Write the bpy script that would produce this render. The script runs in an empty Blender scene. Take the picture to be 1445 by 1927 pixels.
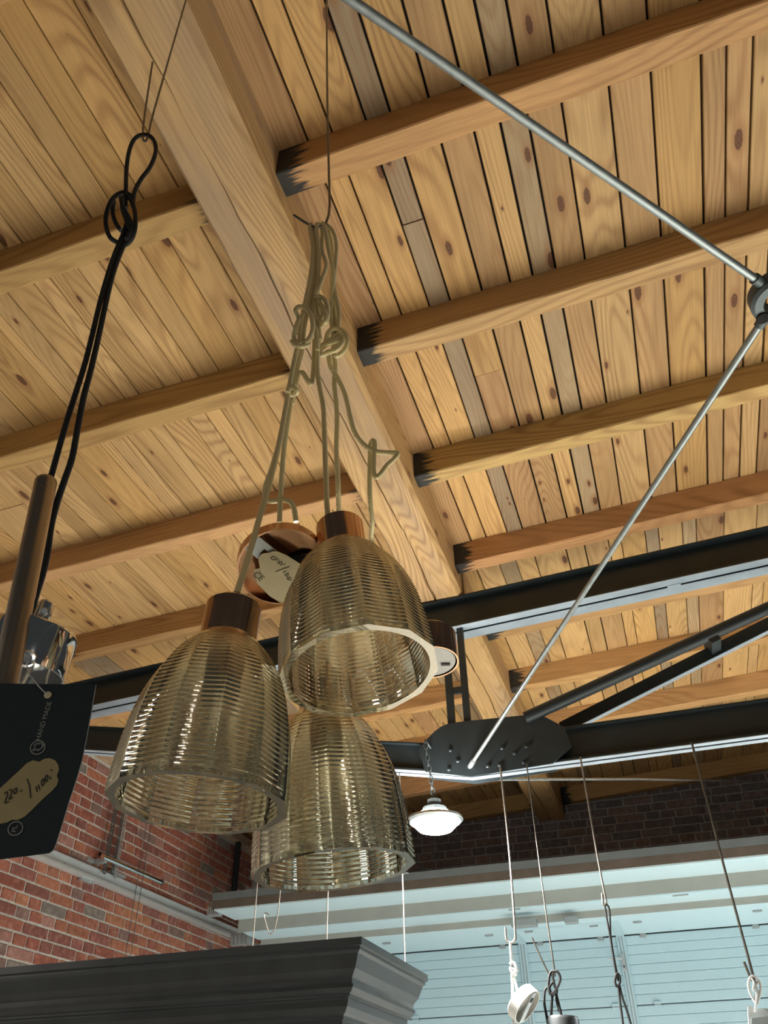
import bpy, bmesh, math, random
from mathutils import Vector, Matrix, noise
random.seed(7)
SC = bpy.context.scene
COL = SC.collection
PI = math.pi

# ------------------------------------------------------------------ camera
S = 1.18                      # metres per layout unit; camera stands at the layout origin
EYE = 1.6                     # eye height above the floor
F = 1530.0; CX, CY = 722.5, 963.5
CR = Vector((0.9511, 0.3083, -0.0168)).normalized()
CF = Vector((-0.2324, 0.7508, 0.6183)).normalized()
CD = CF.cross(CR).normalized()
CR = CD.cross(CF).normalized()
TH = math.tan(0.04625)        # the roof climbs gently to the right
cam = bpy.data.cameras.new('camera'); camo = bpy.data.objects.new('camera', cam); COL.objects.link(camo)
m = Matrix((CR, -CD, -CF)).transposed().to_4x4(); m.translation = (0, 0, EYE)
camo.matrix_world = m
cam.sensor_fit = 'HORIZONTAL'; cam.sensor_width = 36; cam.lens = 36 * F / 1445; cam.clip_start = .02
SC.camera = camo

# ------------------------------------------------------------------ world, lights, exposure
w = bpy.data.worlds.new('World'); SC.world = w; w.use_nodes = True
w.node_tree.nodes['Background'].inputs[0].default_value = (.95, .98, 1, 1)
w.node_tree.nodes['Background'].inputs[1].default_value = .04
SC.view_settings.view_transform = 'Standard'; SC.view_settings.look = 'None'
SC.view_settings.gamma = 1; SC.view_settings.use_curve_mapping = False
SC.view_settings.exposure = -.33
SC.cycles.max_bounces = 10; SC.cycles.diffuse_bounces = 3
def V(p): return Vector((p[0] * S, p[1] * S, p[2] * S + EYE))
def lamp(name, p, power, size, col=(.84, .94, 1)):
    l = bpy.data.lights.new(name, 'AREA'); l.shape = 'DISK'; l.size = size; l.energy = power; l.color = col; l.spread = math.radians(140)
    o = bpy.data.objects.new(name, l); COL.objects.link(o); o.location = V(p); return o
for i, (x, y, e) in enumerate([(1.9, 3.3, 640), (-2.6, 3.7, 110), (.9, 4.4, 230), (2.2, 4.8, 160), (2.9, .2, 30)]):
    lamp('added_fill_light', (x, y, 1.03), e, .24)  # unseen area lights added to brighten the floor and ceiling
for x, y, e in ((-2.4, -1.3, 30), (2.6, -1.4, 34), (.3, -2.7, 30), (-3.0, 1.0, 22)):
    lamp('added_glint_light', (x, y, 1.0), e, .11, (1, .96, .9)).data.spread = PI  # small unseen lights added for glints in the glass shades

def ray(x, y): return CR * ((x - CX) / F) + CD * ((y - CY) / F) + CF
def onx(x, y, X): v = ray(x, y); return v * (X / v.x)
def ony(x, y, Y): v = ray(x, y); return v * (Y / v.y)
def onz(x, y, Z): v = ray(x, y); return v * (Z / v.z)
FH = Vector((CF.x, CF.y, 0)).normalized()
def pf(x, y, f): v = ray(x, y); return v * ((f / S) / v.dot(FH))      # f: metres ahead of the camera
def pd(x, y, d): return ray(x, y) * (d / S)                          # d: metres along the view axis
def onplane(x, y, p0, n): v = ray(x, y); return v * (p0.dot(n) / v.dot(n))
def roof(x): return 2.4 + x * TH

# ------------------------------------------------------------------ materials
MT = {}
def srgb(r, g, b):
    f = lambda c: ((c / 255) / 12.92 if c / 255 <= .04045 else ((c / 255 + .055) / 1.055) ** 2.4)
    return (f(r), f(g), f(b), 1)
class N:
    def __init__(s, name):
        s.m = bpy.data.materials.new(name); s.m.use_nodes = True; s.t = s.m.node_tree; s.b = s.t.nodes['Principled BSDF']; MT[name] = s.m
    def n(s, typ, **kw):
        x = s.t.nodes.new(typ)
        for k, v in kw.items():
            if k.startswith('i_'): x.inputs[int(k[2:]) if k[2:].isdigit() else k[2:]].default_value = v
            else: setattr(x, k, v)
        return x
    def l(s, a, b): s.t.links.new(a, b)
    def math(s, op, a, b=None, c=None):
        x = s.n('ShaderNodeMath', operation=op)
        for i, v in enumerate((a, b, c)):
            if v is None: continue
            if isinstance(v, (int, float)): x.inputs[i].default_value = v
            else: s.l(v, x.inputs[i])
        return x.outputs[0]
    def mix(s, fac, a, b, blend='MIX'):
        x = s.n('ShaderNodeMix', data_type='RGBA', blend_type=blend)
        for i, v in ((0, fac), (6, a), (7, b)):
            if isinstance(v, (int, float, tuple)): x.inputs[i].default_value = v
            else: s.l(v, x.inputs[i])
        return x.outputs[2]
    def rng(s, v, a, b, c=0., d=1., smooth=False):
        x = s.n('ShaderNodeMapRange', interpolation_type='SMOOTHSTEP' if smooth else 'LINEAR')
        s.l(v, x.inputs[0])
        for i, q in enumerate((a, b, c, d)): x.inputs[i + 1].default_value = q
        return x.outputs[0]
    def coord(s, scale, rnd=True):
        tc = s.n('ShaderNodeTexCoord'); out = tc.outputs['Object']
        if rnd:
            oi = s.n('ShaderNodeObjectInfo'); q = s.math('MULTIPLY', oi.outputs['Random'], 61.7)
            ad = s.n('ShaderNodeVectorMath', operation='ADD'); s.l(out, ad.inputs[0]); s.l(q, ad.inputs[1]); out = ad.outputs[0]
        mp = s.n('ShaderNodeVectorMath', operation='MULTIPLY'); s.l(out, mp.inputs[0]); mp.inputs[1].default_value = scale
        return mp.outputs[0]
    def noise(s, vec, scale=1, detail=2, dist=0, rough=.5):
        x = s.n('ShaderNodeTexNoise'); s.l(vec, x.inputs['Vector'])
        x.inputs['Scale'].default_value = scale; x.inputs['Detail'].default_value = detail; x.inputs['Distortion'].default_value = dist; x.inputs['Roughness'].default_value = rough
        return x.outputs[0]
    def bump(s, h, st, d=.002):
        x = s.n('ShaderNodeBump'); x.inputs['Strength'].default_value = st; x.inputs['Distance'].default_value = d
        s.l(h, x.inputs['Height']); s.l(x.outputs[0], s.b.inputs['Normal'])
    def set(s, **kw):
        for k, v in kw.items(): s.b.inputs[k.replace('_', ' ')].default_value = v
        return s
def plain(name, col, rough=.5, metal=0., vary=.12, sc=30, **kw):
    a = N(name); a.set(Roughness=rough, Metallic=metal, **kw)
    f = a.noise(a.coord((sc, sc, sc)), 1, 3); k = a.rng(f, .25, .75, 1 - vary, 1 + vary)
    c = a.mix(1.0, col, k, 'MULTIPLY'); a.l(c, a.b.inputs['Base Color'])
    a.l(a.rng(f, .3, .7, max(0, rough - .06), min(1, rough + .06)), a.b.inputs['Roughness'])
    return a.m
def wood(name, axis, band=46, knots=True, stain=None, grey=0., bs=1., con=.42):
    a = N(name); a.set(Roughness=.62); a.b.inputs['Specular IOR Level'].default_value = .25
    sw = (lambda u, v, z: (u, v, z)) if axis == 'Y' else (lambda u, v, z: (v, u, z))
    oi = a.n('ShaderNodeObjectInfo')
    n1 = a.noise(a.coord(sw(5 * bs, .55 * bs, 5 * bs)), 1, .6, .25, .35)
    bands = a.rng(a.math('SINE', a.math('MULTIPLY', n1, band)), -1, 1)
    bands = a.math('POWER', bands, 2.2)
    fib = a.noise(a.coord(sw(160, 4, 160)), 1, 2)
    blo = a.noise(a.coord(sw(3.2, 1.1, 3.2)), 1, 3)
    bmask = a.rng(a.noise(a.coord(sw(6, .8, 6)), 1, 1), .35, .65, .25, 1)
    c = a.mix(a.math('MULTIPLY', a.math('MULTIPLY', bands, bmask), con), oi.outputs['Color'], (.23, .10, .035, 1))
    c = a.mix(1.0, c, a.rng(fib, .25, .75, .86, 1.12), 'MULTIPLY')
    c = a.mix(1.0, c, a.rng(blo, .25, .75, .82, 1.16), 'MULTIPLY')
    if grey: 
        g = a.rng(a.noise(a.coord(sw(4.5, .5, 4.5)), 1, 4, .4), .50, .68, 0, grey)
        c = a.mix(g, c, (.26, .20, .16, 1))
    hgt = a.math('ADD', a.math('MULTIPLY', bands, .5), fib)
    if knots:
        flat = name == 'plank_wood'
        vec = a.coord(sw(7.5, 2.6, .01 if flat else 6.))
        vo = a.n('ShaderNodeTexVoronoi', voronoi_dimensions='2D' if flat else '3D'); a.l(vec, vo.inputs['Vector']); vo.inputs['Scale'].default_value = 1
        sx = a.n('ShaderNodeSeparateColor'); a.l(vo.outputs['Color'], sx.inputs[0])
        rad = a.rng(sx.outputs[0], .62, 1, 0.0, .12)
        wob = a.math('ADD', vo.outputs['Distance'], a.rng(a.noise(a.coord((90, 90, 90)), 1, 2), 0, 1, -.02, .02))
        q = a.math('DIVIDE', wob, a.math('ADD', rad, .0008))
        kin = a.rng(q, .75, 1.1, 1, 0, True); halo = a.rng(q, .9, 2.6, .55, 0, True)
        c = a.mix(halo, c, (.27, .12, .045, 1))
        ring = a.rng(a.math('SINE', a.math('MULTIPLY', q, 14)), -1, 1, .55, 1)
        kc = a.mix(1.0, (.13, .05, .024, 1), ring, 'MULTIPLY')
        c = a.mix(a.math('MULTIPLY', kin, .88), c, kc)
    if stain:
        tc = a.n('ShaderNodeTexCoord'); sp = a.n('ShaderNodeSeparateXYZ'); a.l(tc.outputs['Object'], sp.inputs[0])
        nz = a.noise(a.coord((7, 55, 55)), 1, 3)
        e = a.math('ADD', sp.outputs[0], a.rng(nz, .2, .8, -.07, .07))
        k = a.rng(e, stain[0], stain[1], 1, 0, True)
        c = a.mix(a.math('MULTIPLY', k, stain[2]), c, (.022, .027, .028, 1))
    a.l(c, a.b.inputs['Base Color']); a.bump(hgt, .25, .0015)
    return a.m
wood('plank_wood', 'Y', band=150, con=.5)
wood('beam_wood', 'Y', band=230, knots=True, grey=.55, bs=.8, con=.54)
wood('joist_wood', 'X', band=150, knots=True, bs=.8, con=.5)
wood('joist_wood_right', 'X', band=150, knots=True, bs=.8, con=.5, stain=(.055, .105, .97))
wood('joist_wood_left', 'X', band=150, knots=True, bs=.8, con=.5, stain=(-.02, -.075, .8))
plain('gap_dark', (.006, .004, .003, 1), .9)
plain('steel_paint', (.018, .026, .029, 1), .42, 0, .12, 8)
plain('steel_lit', (.40, .47, .54, 1), .45, .25, .10, 12)  # bright copy of the truss steel, light from below put into the colour
plain('rod_steel', (.33, .37, .37, 1), .42, .75, .15, 40)
plain('bracket_steel', (.10, .12, .125, 1), .5, .5, .2, 40)
plain('galvanised', (.55, .60, .62, 1), .38, .7, .2, 35)
plain('wire_steel', (.20, .18, .15, 1), .35, .85, .15, 60)
plain('wire_bright', (.30, .27, .23, 1), .42, .85, .1, 60)
plain('rail_zinc', (.60, .65, .67, 1), .4, .35, .06, 20)
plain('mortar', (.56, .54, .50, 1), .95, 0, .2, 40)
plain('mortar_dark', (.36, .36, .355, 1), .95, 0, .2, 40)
plain('door_white', (.46, .64, .72, 1), .5, 0, .03, 60)
plain('soffit_white', (.55, .73, .81, 1), .45, 0, .03, 60)
plain('fascia_shaded', (.33, .34, .31, 1), .6, 0, .06, 10)  # lintel white darkened, the shade of its upright faces put into the colour
plain('ledge_dark', (.15, .18, .195, 1), .6, 0, .1, 10)
plain('ledge_brown', (.12, .10, .082, 1), .7, 0, .2, 10)
plain('fitting_grey', (.32, .36, .37, 1), .5, .3, .08, 40)
plain('cabinet_paint', (.040, .047, .049, 1), .38, 0, .25, 9)
plain('cabinet_panel', (.42, .44, .44, 1), .5, 0, .08, 20)
plain('copper', (.66, .39, .24, 1), .15, 1, .05, 20)
plain('copper_dark', (.55, .36, .20, 1), .2, 1, .08, 20)
plain('chrome', (.86, .87, .86, 1), .07, 1, .03, 20)
plain('bronze_metal', (.40, .33, .25, 1), .27, .95, .03, 8)
plain('tag_black', (.008, .017, .021, 1), .7, 0, .1, 60)
plain('sticker_gold', (.36, .29, .14, 1), .7, 0, .08, 60)
plain('sticker_cream', (.66, .57, .34, 1), .7, 0, .05, 60)
plain('ink_black', (.015, .015, .016, 1), .6)
plain('ink_grey', (.30, .31, .29, 1), .6)
plain('black_cord', (.008, .009, .009, 1), .75, 0, .3, 400)
plain('white_cord', (.55, .56, .54, 1), .6, 0, .06, 200)
plain('white_plastic', (.60, .60, .56, 1), .4, 0, .03, 50)
plain('paper_white', (.58, .64, .63, 1), .7, 0, .06, 40)
plain('holder_dark', (.05, .055, .05, 1), .5, 0, .05)
plain('concrete_floor', (.46, .40, .33, 1), .6, 0, .12, 2)
a = N('gold_cord'); a.set(Roughness=.34, Metallic=.3); a.b.inputs['Sheen Weight'].default_value = .3
tc = a.n('ShaderNodeTexCoord'); wv = a.n('ShaderNodeTexWave', wave_type='BANDS', bands_direction='DIAGONAL'); a.l(tc.outputs['Object'], wv.inputs[0])
wv.inputs['Scale'].default_value = 260; wv.inputs['Distortion'].default_value = 1
a.l(a.mix(wv.outputs['Fac'], (.50, .39, .14, 1), (.92, .80, .44, 1)), a.b.inputs['Base Color']); a.bump(wv.outputs['Fac'], .5, .0006)
a = N('brick'); a.set(Roughness=.9)
oi = a.n('ShaderNodeObjectInfo'); n1 = a.noise(a.coord((25, 25, 25)), 1, 4); n2 = a.noise(a.coord((140, 140, 140)), 1, 3)
c = a.mix(1.0, oi.outputs['Color'], a.rng(n1, .3, .7, .72, 1.2), 'MULTIPLY')
c = a.mix(a.rng(n1, .58, .72, 0, .35), c, (.40, .33, .28, 1)); a.l(c, a.b.inputs['Base Color']); a.bump(a.math('ADD', n1, n2), .5, .003)
# smoky gold lustre glass: a thin metallised coat over tinted glass
def lustre(name, tint, coat, fac):
    a = N(name); t = a.t; t.nodes.remove(a.b); out = t.nodes['Material Output']
    g = a.n('ShaderNodeBsdfGlass'); g.inputs['Color'].default_value = tint; g.inputs['Roughness'].default_value = .0; g.inputs['IOR'].default_value = 1.42
    gl = a.n('ShaderNodeBsdfGlossy'); gl.inputs['Color'].default_value = coat; gl.inputs['Roughness'].default_value = .03
    mx = a.n('ShaderNodeMixShader'); mx.inputs[0].default_value = fac
    a.l(g.outputs[0], mx.inputs[1]); a.l(gl.outputs[0], mx.inputs[2]); a.l(mx.outputs[0], out.inputs[0])
lustre('lustre_glass', (.965, .96, .90, 1), (.90, .85, .70, 1), .32)
a = N('clear_film'); t = a.t; t.nodes.remove(a.b)
tr = a.n('ShaderNodeBsdfTransparent'); gl = a.n('ShaderNodeBsdfGlossy'); gl.inputs['Roughness'].default_value = .1; mx = a.n('ShaderNodeMixShader'); mx.inputs[0].default_value = .10
a.l(tr.outputs[0], mx.inputs[1]); a.l(gl.outputs[0], mx.inputs[2]); a.l(mx.outputs[0], t.nodes['Material Output'].inputs[0])
a = N('lamp_lens'); a.set(Base_Color=(1, 1, 1, 1)); a.b.inputs['Emission Color'].default_value = (1, .96, .9, 1); a.b.inputs['Emission Strength'].default_value = 160

# ------------------------------------------------------------------ mesh helpers (layout units)
def crom(P, n=6, closed=False):
    P = [Vector(p) for p in P]; out = []; L = len(P)
    for i in range(L if closed else L - 1):
        g = (lambda k: P[k % L]) if closed else (lambda k: P[max(0, min(L - 1, k))])
        p0, p1, p2, p3 = g(i - 1), g(i), g(i + 1), g(i + 2)
        for k in range(n):
            t = k / n
            out.append(.5 * ((2 * p1) + (p2 - p0) * t + (2 * p0 - 5 * p1 + 4 * p2 - p3) * t * t + (3 * p1 - p0 - 3 * p2 + p3) * t ** 3))
    if not closed: out.append(P[-1])
    return out
class B:
    def __init__(s): s.v = []; s.f = []
    def add(s, vs, fs):
        k = len(s.v); s.v += [Vector(v) for v in vs]; s.f += [tuple(i + k for i in f) for f in fs]; return s
    def box(s, lo, hi):
        (a, b, c), (d, e, f) = lo, hi
        return s.add([(a, b, c), (d, b, c), (d, e, c), (a, e, c), (a, b, f), (d, b, f), (d, e, f), (a, e, f)],
                     [(0, 3, 2, 1), (4, 5, 6, 7), (0, 1, 5, 4), (1, 2, 6, 5), (2, 3, 7, 6), (3, 0, 4, 7)])
    def obox(s, c, u, v, w):      # oriented box by half-vectors
        c, u, v, w = map(Vector, (c, u, v, w))
        return s.add([c - u - v - w, c + u - v - w, c + u + v - w, c - u + v - w, c - u - v + w, c + u - v + w, c + u + v + w, c - u + v + w],
                     [(0, 3, 2, 1), (4, 5, 6, 7), (0, 1, 5, 4), (1, 2, 6, 5), (2, 3, 7, 6), (3, 0, 4, 7)])
    def tube(s, P, r, n=8, closed=False, caps=True):
        P = [Vector(p) for p in P]; L = len(P); rr = r if isinstance(r, (list, tuple)) else [r] * L
        T = []
        for i in range(L):
            a = P[(i - 1) % L] if closed or i > 0 else P[i]; b = P[(i + 1) % L] if closed or i < L - 1 else P[i]
            d = b - a; T.append(d.normalized() if d.length > 1e-9 else Vector((0, 0, 1)))
        u = T[0].orthogonal().normalized(); vs = []
        for i in range(L):
            u = (u - T[i] * u.dot(T[i]))
            u = u.normalized() if u.length > 1e-6 else T[i].orthogonal().normalized()
            w_ = T[i].cross(u)
            for k in range(n):
                an = 2 * PI * k / n; vs.append(P[i] + (u * math.cos(an) + w_ * math.sin(an)) * rr[i])
        fs = []
        for i in range(L if closed else L - 1):
            j = (i + 1) % L
            for k in range(n): fs.append((i * n + k, i * n + (k + 1) % n, j * n + (k + 1) % n, j * n + k))
        if not closed and caps: fs += [tuple(range(n - 1, -1, -1)), tuple(range((L - 1) * n, L * n))]
        return s.add(vs, fs)
    def lathe(s, prof, o, ax, n=40, closed=False, cap0=False, cap1=False):   # prof: (r, h)
        o, ax = Vector(o), Vector(ax).normalized(); u = ax.orthogonal().normalized(); w_ = ax.cross(u); vs = []; fs = []
        for r, h in prof:
            for k in range(n):
                an = 2 * PI * k / n; vs.append(o + ax * h + (u * math.cos(an) + w_ * math.sin(an)) * r)
        L = len(prof)
        for i in range(L if closed else L - 1):
            j = (i + 1) % L
            for k in range(n): fs.append((i * n + k, i * n + (k + 1) % n, j * n + (k + 1) % n, j * n + k))
        if cap0: fs.append(tuple(range(n - 1, -1, -1)))
        if cap1: fs.append(tuple(range((L - 1) * n, L * n)))
        return s.add(vs, fs)
    def prism(s, poly, d):        # polygon of points extruded by vector d
        d = Vector(d); n = len(poly); vs = [Vector(p) for p in poly] + [Vector(p) + d for p in poly]
        return s.add(vs, [tuple(range(n - 1, -1, -1)), tuple(range(n, 2 * n))] + [(i, (i + 1) % n, (i + 1) % n + n, i + n) for i in range(n)])
    def build(s, name, mat, parent=None, loc=None, smooth=False, bevel=0, color=None, kind=None, fix=True):
        if loc is None:
            lo = [min(v[i] for v in s.v) for i in range(3)]; hi = [max(v[i] for v in s.v) for i in range(3)]
            loc = Vector(((lo[0] + hi[0]) / 2, (lo[1] + hi[1]) / 2, lo[2]))
        loc = Vector(loc)
        me = bpy.data.meshes.new(name); me.from_pydata([tuple((v - loc) * S) for v in s.v], [], s.f)
        if fix:
            bm = bmesh.new(); bm.from_mesh(me); bmesh.ops.recalc_face_normals(bm, faces=bm.faces)
            if bevel: bmesh.ops.bevel(bm, geom=[e for e in bm.edges if len(e.link_faces) == 2 and e.calc_face_angle(0) > .6], offset=bevel, segments=1, affect='EDGES', profile=.5)
            bm.to_mesh(me); bm.free()
        me.materials.append(MT[mat]); 
        if smooth:
            me.polygons.foreach_set('use_smooth', [True] * len(me.polygons)); me.update()
            try: me.set_sharp_from_angle(angle=math.radians(40))
            except Exception: pass
        return place(name, me, loc, parent, color, kind)
ORG = {}
def place(name, me, loc, parent=None, color=None, kind=None):
    o = bpy.data.objects.new(name, me); COL.objects.link(o); loc = Vector(loc)
    ORG[o.name] = loc
    if parent is not None:
        o.parent = parent; o.location = (loc - ORG[parent.name]) * S
    else: o.location = V(loc)
    if color: o.color = color
    if kind: o['kind'] = kind
    return o
def tag(o, label, cat, group=None):
    o['label'] = label; o['category'] = cat
    if group: o['group'] = group
    return o
def thing(name, label, cat, loc, group=None, kind=None):
    o = place(name, None, loc); o.empty_display_size = .05
    if kind: o['kind'] = kind; o['label'] = label
    else: tag(o, label, cat, group)
    return o
def text_mesh(body, h):
    c = bpy.data.curves.new('t', 'FONT'); c.body = body; c.size = h; c.align_x = 'CENTER'; c.align_y = 'CENTER'
    o = bpy.data.objects.new('t', c); COL.objects.link(o); bpy.context.view_layer.update()
    me = bpy.data.meshes.new_from_object(o.evaluated_get(bpy.context.evaluated_depsgraph_get()))
    vs = [v.co.copy() for v in me.vertices]; fs = [tuple(p.vertices) for p in me.polygons]
    bpy.data.objects.remove(o); bpy.data.curves.remove(c); bpy.data.meshes.remove(me)
    return vs, fs
def lettering(body, c, u, v, h, lift, mat, parent, name='lettering'):
    vs, fs = text_mesh(body, 1.0); b = B(); n = u.cross(v).normalized()
    b.add([c + u * (p.x * h) + v * (p.y * h) + n * lift for p in vs], fs)
    return b.build(name, mat, parent, fix=False)

# ================================================================== THE SETTING
fl = B().box((-3.6, -4, -1.4), (6, 7.1, -EYE / S)).build('floor', 'concrete_floor', kind='structure')
YB, XL = 7.0, -3.45            # inner faces of the back wall and of the left wall
# ---- ceiling boards
HONEY = [(.57, .345, .135), (.59, .37, .155), (.53, .32, .12), (.55, .345, .145), (.60, .385, .17)]
GREYS = [(.33, .24, .145), (.30, .225, .145), (.38, .27, .15)]
BROWN = [(.46, .28, .125), (.42, .25, .115)]
ceil = thing('ceiling', 'sloping boarded timber ceiling above exposed joists', 'ceiling', (0, 3, 2.42), kind='structure')
PR = random.Random(3)
def board(x0, x1, y0, y1, tone):
    g = (.0022 if x0 > -.9 and y0 < 3.4 else .0012) + PR.random() * .0018; z0 = PR.uniform(-.002, .002)
    a, b_ = x0 + g, x1 - g
    bm = B(); t = .02; ch = .0025
    prof = [(a, z0 + ch), (a + ch, z0), (b_ - ch, z0), (b_, z0 + ch), (b_, t), (a, t)]
    vs = [(x, y, roof(x) + z) for y in (y0, y1) for x, z in prof]; n = 6
    bm.add(vs, [tuple(range(n)), tuple(range(n, 2 * n))] + [(i, (i + 1) % n, (i + 1) % n + n, i + n) for i in range(n)])
    k = PR.choice(tone); j = PR.uniform(.88, 1.08)
    bm.build('plank', 'plank_wood', ceil, color=(k[0] * j, k[1] * j, k[2] * j, 1))
def fill(lo, hi): 
    out = [lo]
    while out[-1] < hi - .07: out.append(out[-1] + PR.uniform(.07, .125))
    return out
G1 = fill(XL - .02, -2.44)[:-1] + [-2.36, -2.267, -2.19, -2.11, -2.02, -1.956, -1.84, -1.795, -1.714, -1.61, -1.547, -1.438, -1.36, -1.291, -1.206, -1.105, -.985, -.87, -.765, -.661, -.555, -.479, -.373, -.298, -.18, -.078, .002, .083, .185, .323, .443, .583, .653, .725, .80, .905, 1.0, 1.11, 1.2, 1.31]
TON = {-.373: GREYS, -.18: BROWN, .002: GREYS, .083: BROWN, .583: BROWN, .653: BROWN, -.555: HONEY, -.661: BROWN}
for i in range(len(G1) - 1):
    x0, x1 = G1[i], G1[i + 1]
    tone = TON.get(x0, GREYS if PR.random() < .03 else (BROWN if PR.random() < .08 else HONEY))
    cut = PR.choice([None, 1.45, 1.16, 2.2, 2.57]) if PR.random() < .45 else None
    if x0 == -.373: cut = 1.47
    ys = [-.35] + ([cut] if cut else []) + [3.42]
    for a, b_ in zip(ys, ys[1:]):
        board(x0, x1, a + .0015, b_ - .0015, tone)
        if cut and PR.random() < .5: tone = PR.choice([HONEY, BROWN, tone])
G2 = fill(XL - .02, -.15)[:-1] + [-.12, -.026, .094, .155, .276, .341, .457, .524, .659, .816, .876, .98, 1.07, 1.18, 1.27, 1.39]
for i in range(len(G2) - 1):
    x0, x1 = G2[i], G2[i + 1]; r_ = PR.random()
    board(x0, x1, 3.424, YB, GREYS if (r_ < .08 or -.5 < x0 < -.38) else (BROWN if r_ < .25 else HONEY))
bk = B(); bk.add([(XL - .1, -.4, roof(XL - .1) + .021), (1.6, -.4, roof(1.6) + .021), (1.6, YB + .1, roof(1.6) + .021), (XL - .1, YB + .1, roof(XL - .1) + .021),
                  (XL - .1, -.4, roof(XL - .1) + .06), (1.6, -.4, roof(1.6) + .06), (1.6, YB + .1, roof(1.6) + .06), (XL - .1, YB + .1, roof(XL - .1) + .06)],
                 [(0, 3, 2, 1), (4, 5, 6, 7), (0, 1, 5, 4), (1, 2, 6, 5), (2, 3, 7, 6), (3, 0, 4, 7)])
bk.build('backing_boards', 'gap_dark', ceil)

# ---- main timber beams (run away from the camera), with a drying crack in the underside
BX0, BX1, BZ = -.872, -.648, 2.142
def beam(y0, y1, seed):
    R = random.Random(seed); b = B(); n = int((y1 - y0) / .045); ph = R.random() * 9
    vs = []; fs = []
    for i in range(n + 1):
        y = y0 + (y1 - y0) * i / n
        wv_ = lambda k, s_: noise.noise(Vector((k * 7.3 + ph, y * s_, 1.7)))
        cx_ = -.775 + .035 * wv_(1, 1.1) + .008 * wv_(2, 9); cw = max(.0006, .0032 * (1 + 1.4 * wv_(3, 2.5)))
        wl = .006 * wv_(4, 3) + .003 * wv_(5, 14); wr = .010 * wv_(6, 2.2) + .004 * wv_(7, 12)
        l, r = BX0 + wl * .6, BX1 - abs(wr) * .6
        pr = [(l, roof(l)), (l, BZ + .012), (l + .010, BZ + .001 + wl * .3), (cx_ - cw, BZ), (cx_, BZ + .03), (cx_ + cw, BZ), (r - .016 - abs(wr), BZ), (r, BZ + .02 + abs(wr) * 1.4), (BX1, roof(BX1))]
        vs += [(p[0], y, p[1]) for p in pr]
    K = 9
    for i in range(n):
        for k in range(K):
            fs.append((i * K + k, i * K + (k + 1) % K, (i + 1) * K + (k + 1) % K, (i + 1) * K + k))
    fs += [tuple(range(K)), tuple(range(n * K, (n + 1) * K))]
    return b.add(vs, fs)
BEAMC = (.58, .37, .165, 1)
tag(beam(-.35, 3.40, 2).build('timber_beam', 'beam_wood', color=BEAMC), 'heavy cracked timber beam running over the pendants to the steel truss', 'beam', 'main timber beams')
tag(beam(3.43, YB - .005, 5).build('timber_beam', 'beam_wood', color=BEAMC), 'heavy timber beam beyond the steel truss reaching the back wall', 'beam', 'main timber beams')

# ---- joists, one piece on each side of the beam
JY = [.40, 1.105, 1.812, 2.535, 3.245, 3.957, 4.67, 5.39, 6.12, 6.905]
def joist(x0, x1, y, mat, seed):
    R = random.Random(seed); b = B(); n = int((x1 - x0) / .06) + 1; D, W = .126, .081; vs = []; fs = []
    for i in range(n + 1):
        x = x0 + (x1 - x0) * i / n; e = lambda k, s_: noise.noise(Vector((seed * 3.1 + k, x * s_, .5)))
        w1 = .005 * e(1, 2.5) + .002 * e(2, 11); w2 = .006 * e(3, 2.2) + .003 * e(4, 12); d = D + .004 * e(5, 1.2); z = roof(x)
        q = abs(e(6, 2.8)) * .012
        pr = [(y, z), (y + w1, z - d + .004 + max(0, w1)), (y + .004 + w1, z - d), (y + W - .004 - q, z - d + w2 * .2), (y + W, z - d + .004 + q * .9), (y + W, z)]
        vs += [(x, p[0], p[1]) for p in pr]
    K = 6
    for i in range(n):
        for k in range(K): fs.append((i * K + k, i * K + (k + 1) % K, (i + 1) * K + (k + 1) % K, (i + 1) * K + k))
    fs += [tuple(range(K)), tuple(range(n * K, (n + 1) * K))]
    return b.add(vs, fs)
ORD = ['nearest', 'first', 'second', 'third', 'fourth', 'fifth', 'sixth', 'seventh', 'eighth']
for i, y in enumerate(JY):
    for side in ('left', 'right'):
        col = tuple(random.uniform(.92, 1.06) * c for c in (.55, .325, .135)) + (1,)
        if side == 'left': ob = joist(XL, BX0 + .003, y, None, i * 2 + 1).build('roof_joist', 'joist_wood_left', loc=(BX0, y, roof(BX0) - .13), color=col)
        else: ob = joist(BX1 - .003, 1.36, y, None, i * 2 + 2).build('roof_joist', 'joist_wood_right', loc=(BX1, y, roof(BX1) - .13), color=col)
        side2 = 'left' if side == 'left' else 'right'
        if i < 5: lb = f'timber joist on the {side2} of the heavy beam, {["nearest the camera, overhead","topmost in view","second down from the top","third down from the top","last one before the steel truss"][i]}'
        elif i < 9: lb = f'timber joist beyond the steel truss {side2} of the beam, {["first","second","third","fourth"][i-5]} behind it'
        else: lb = f'timber joist lying against the back brick wall, {side2} of the beam'
        tag(ob, lb, 'joist', 'roof joists')

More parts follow.
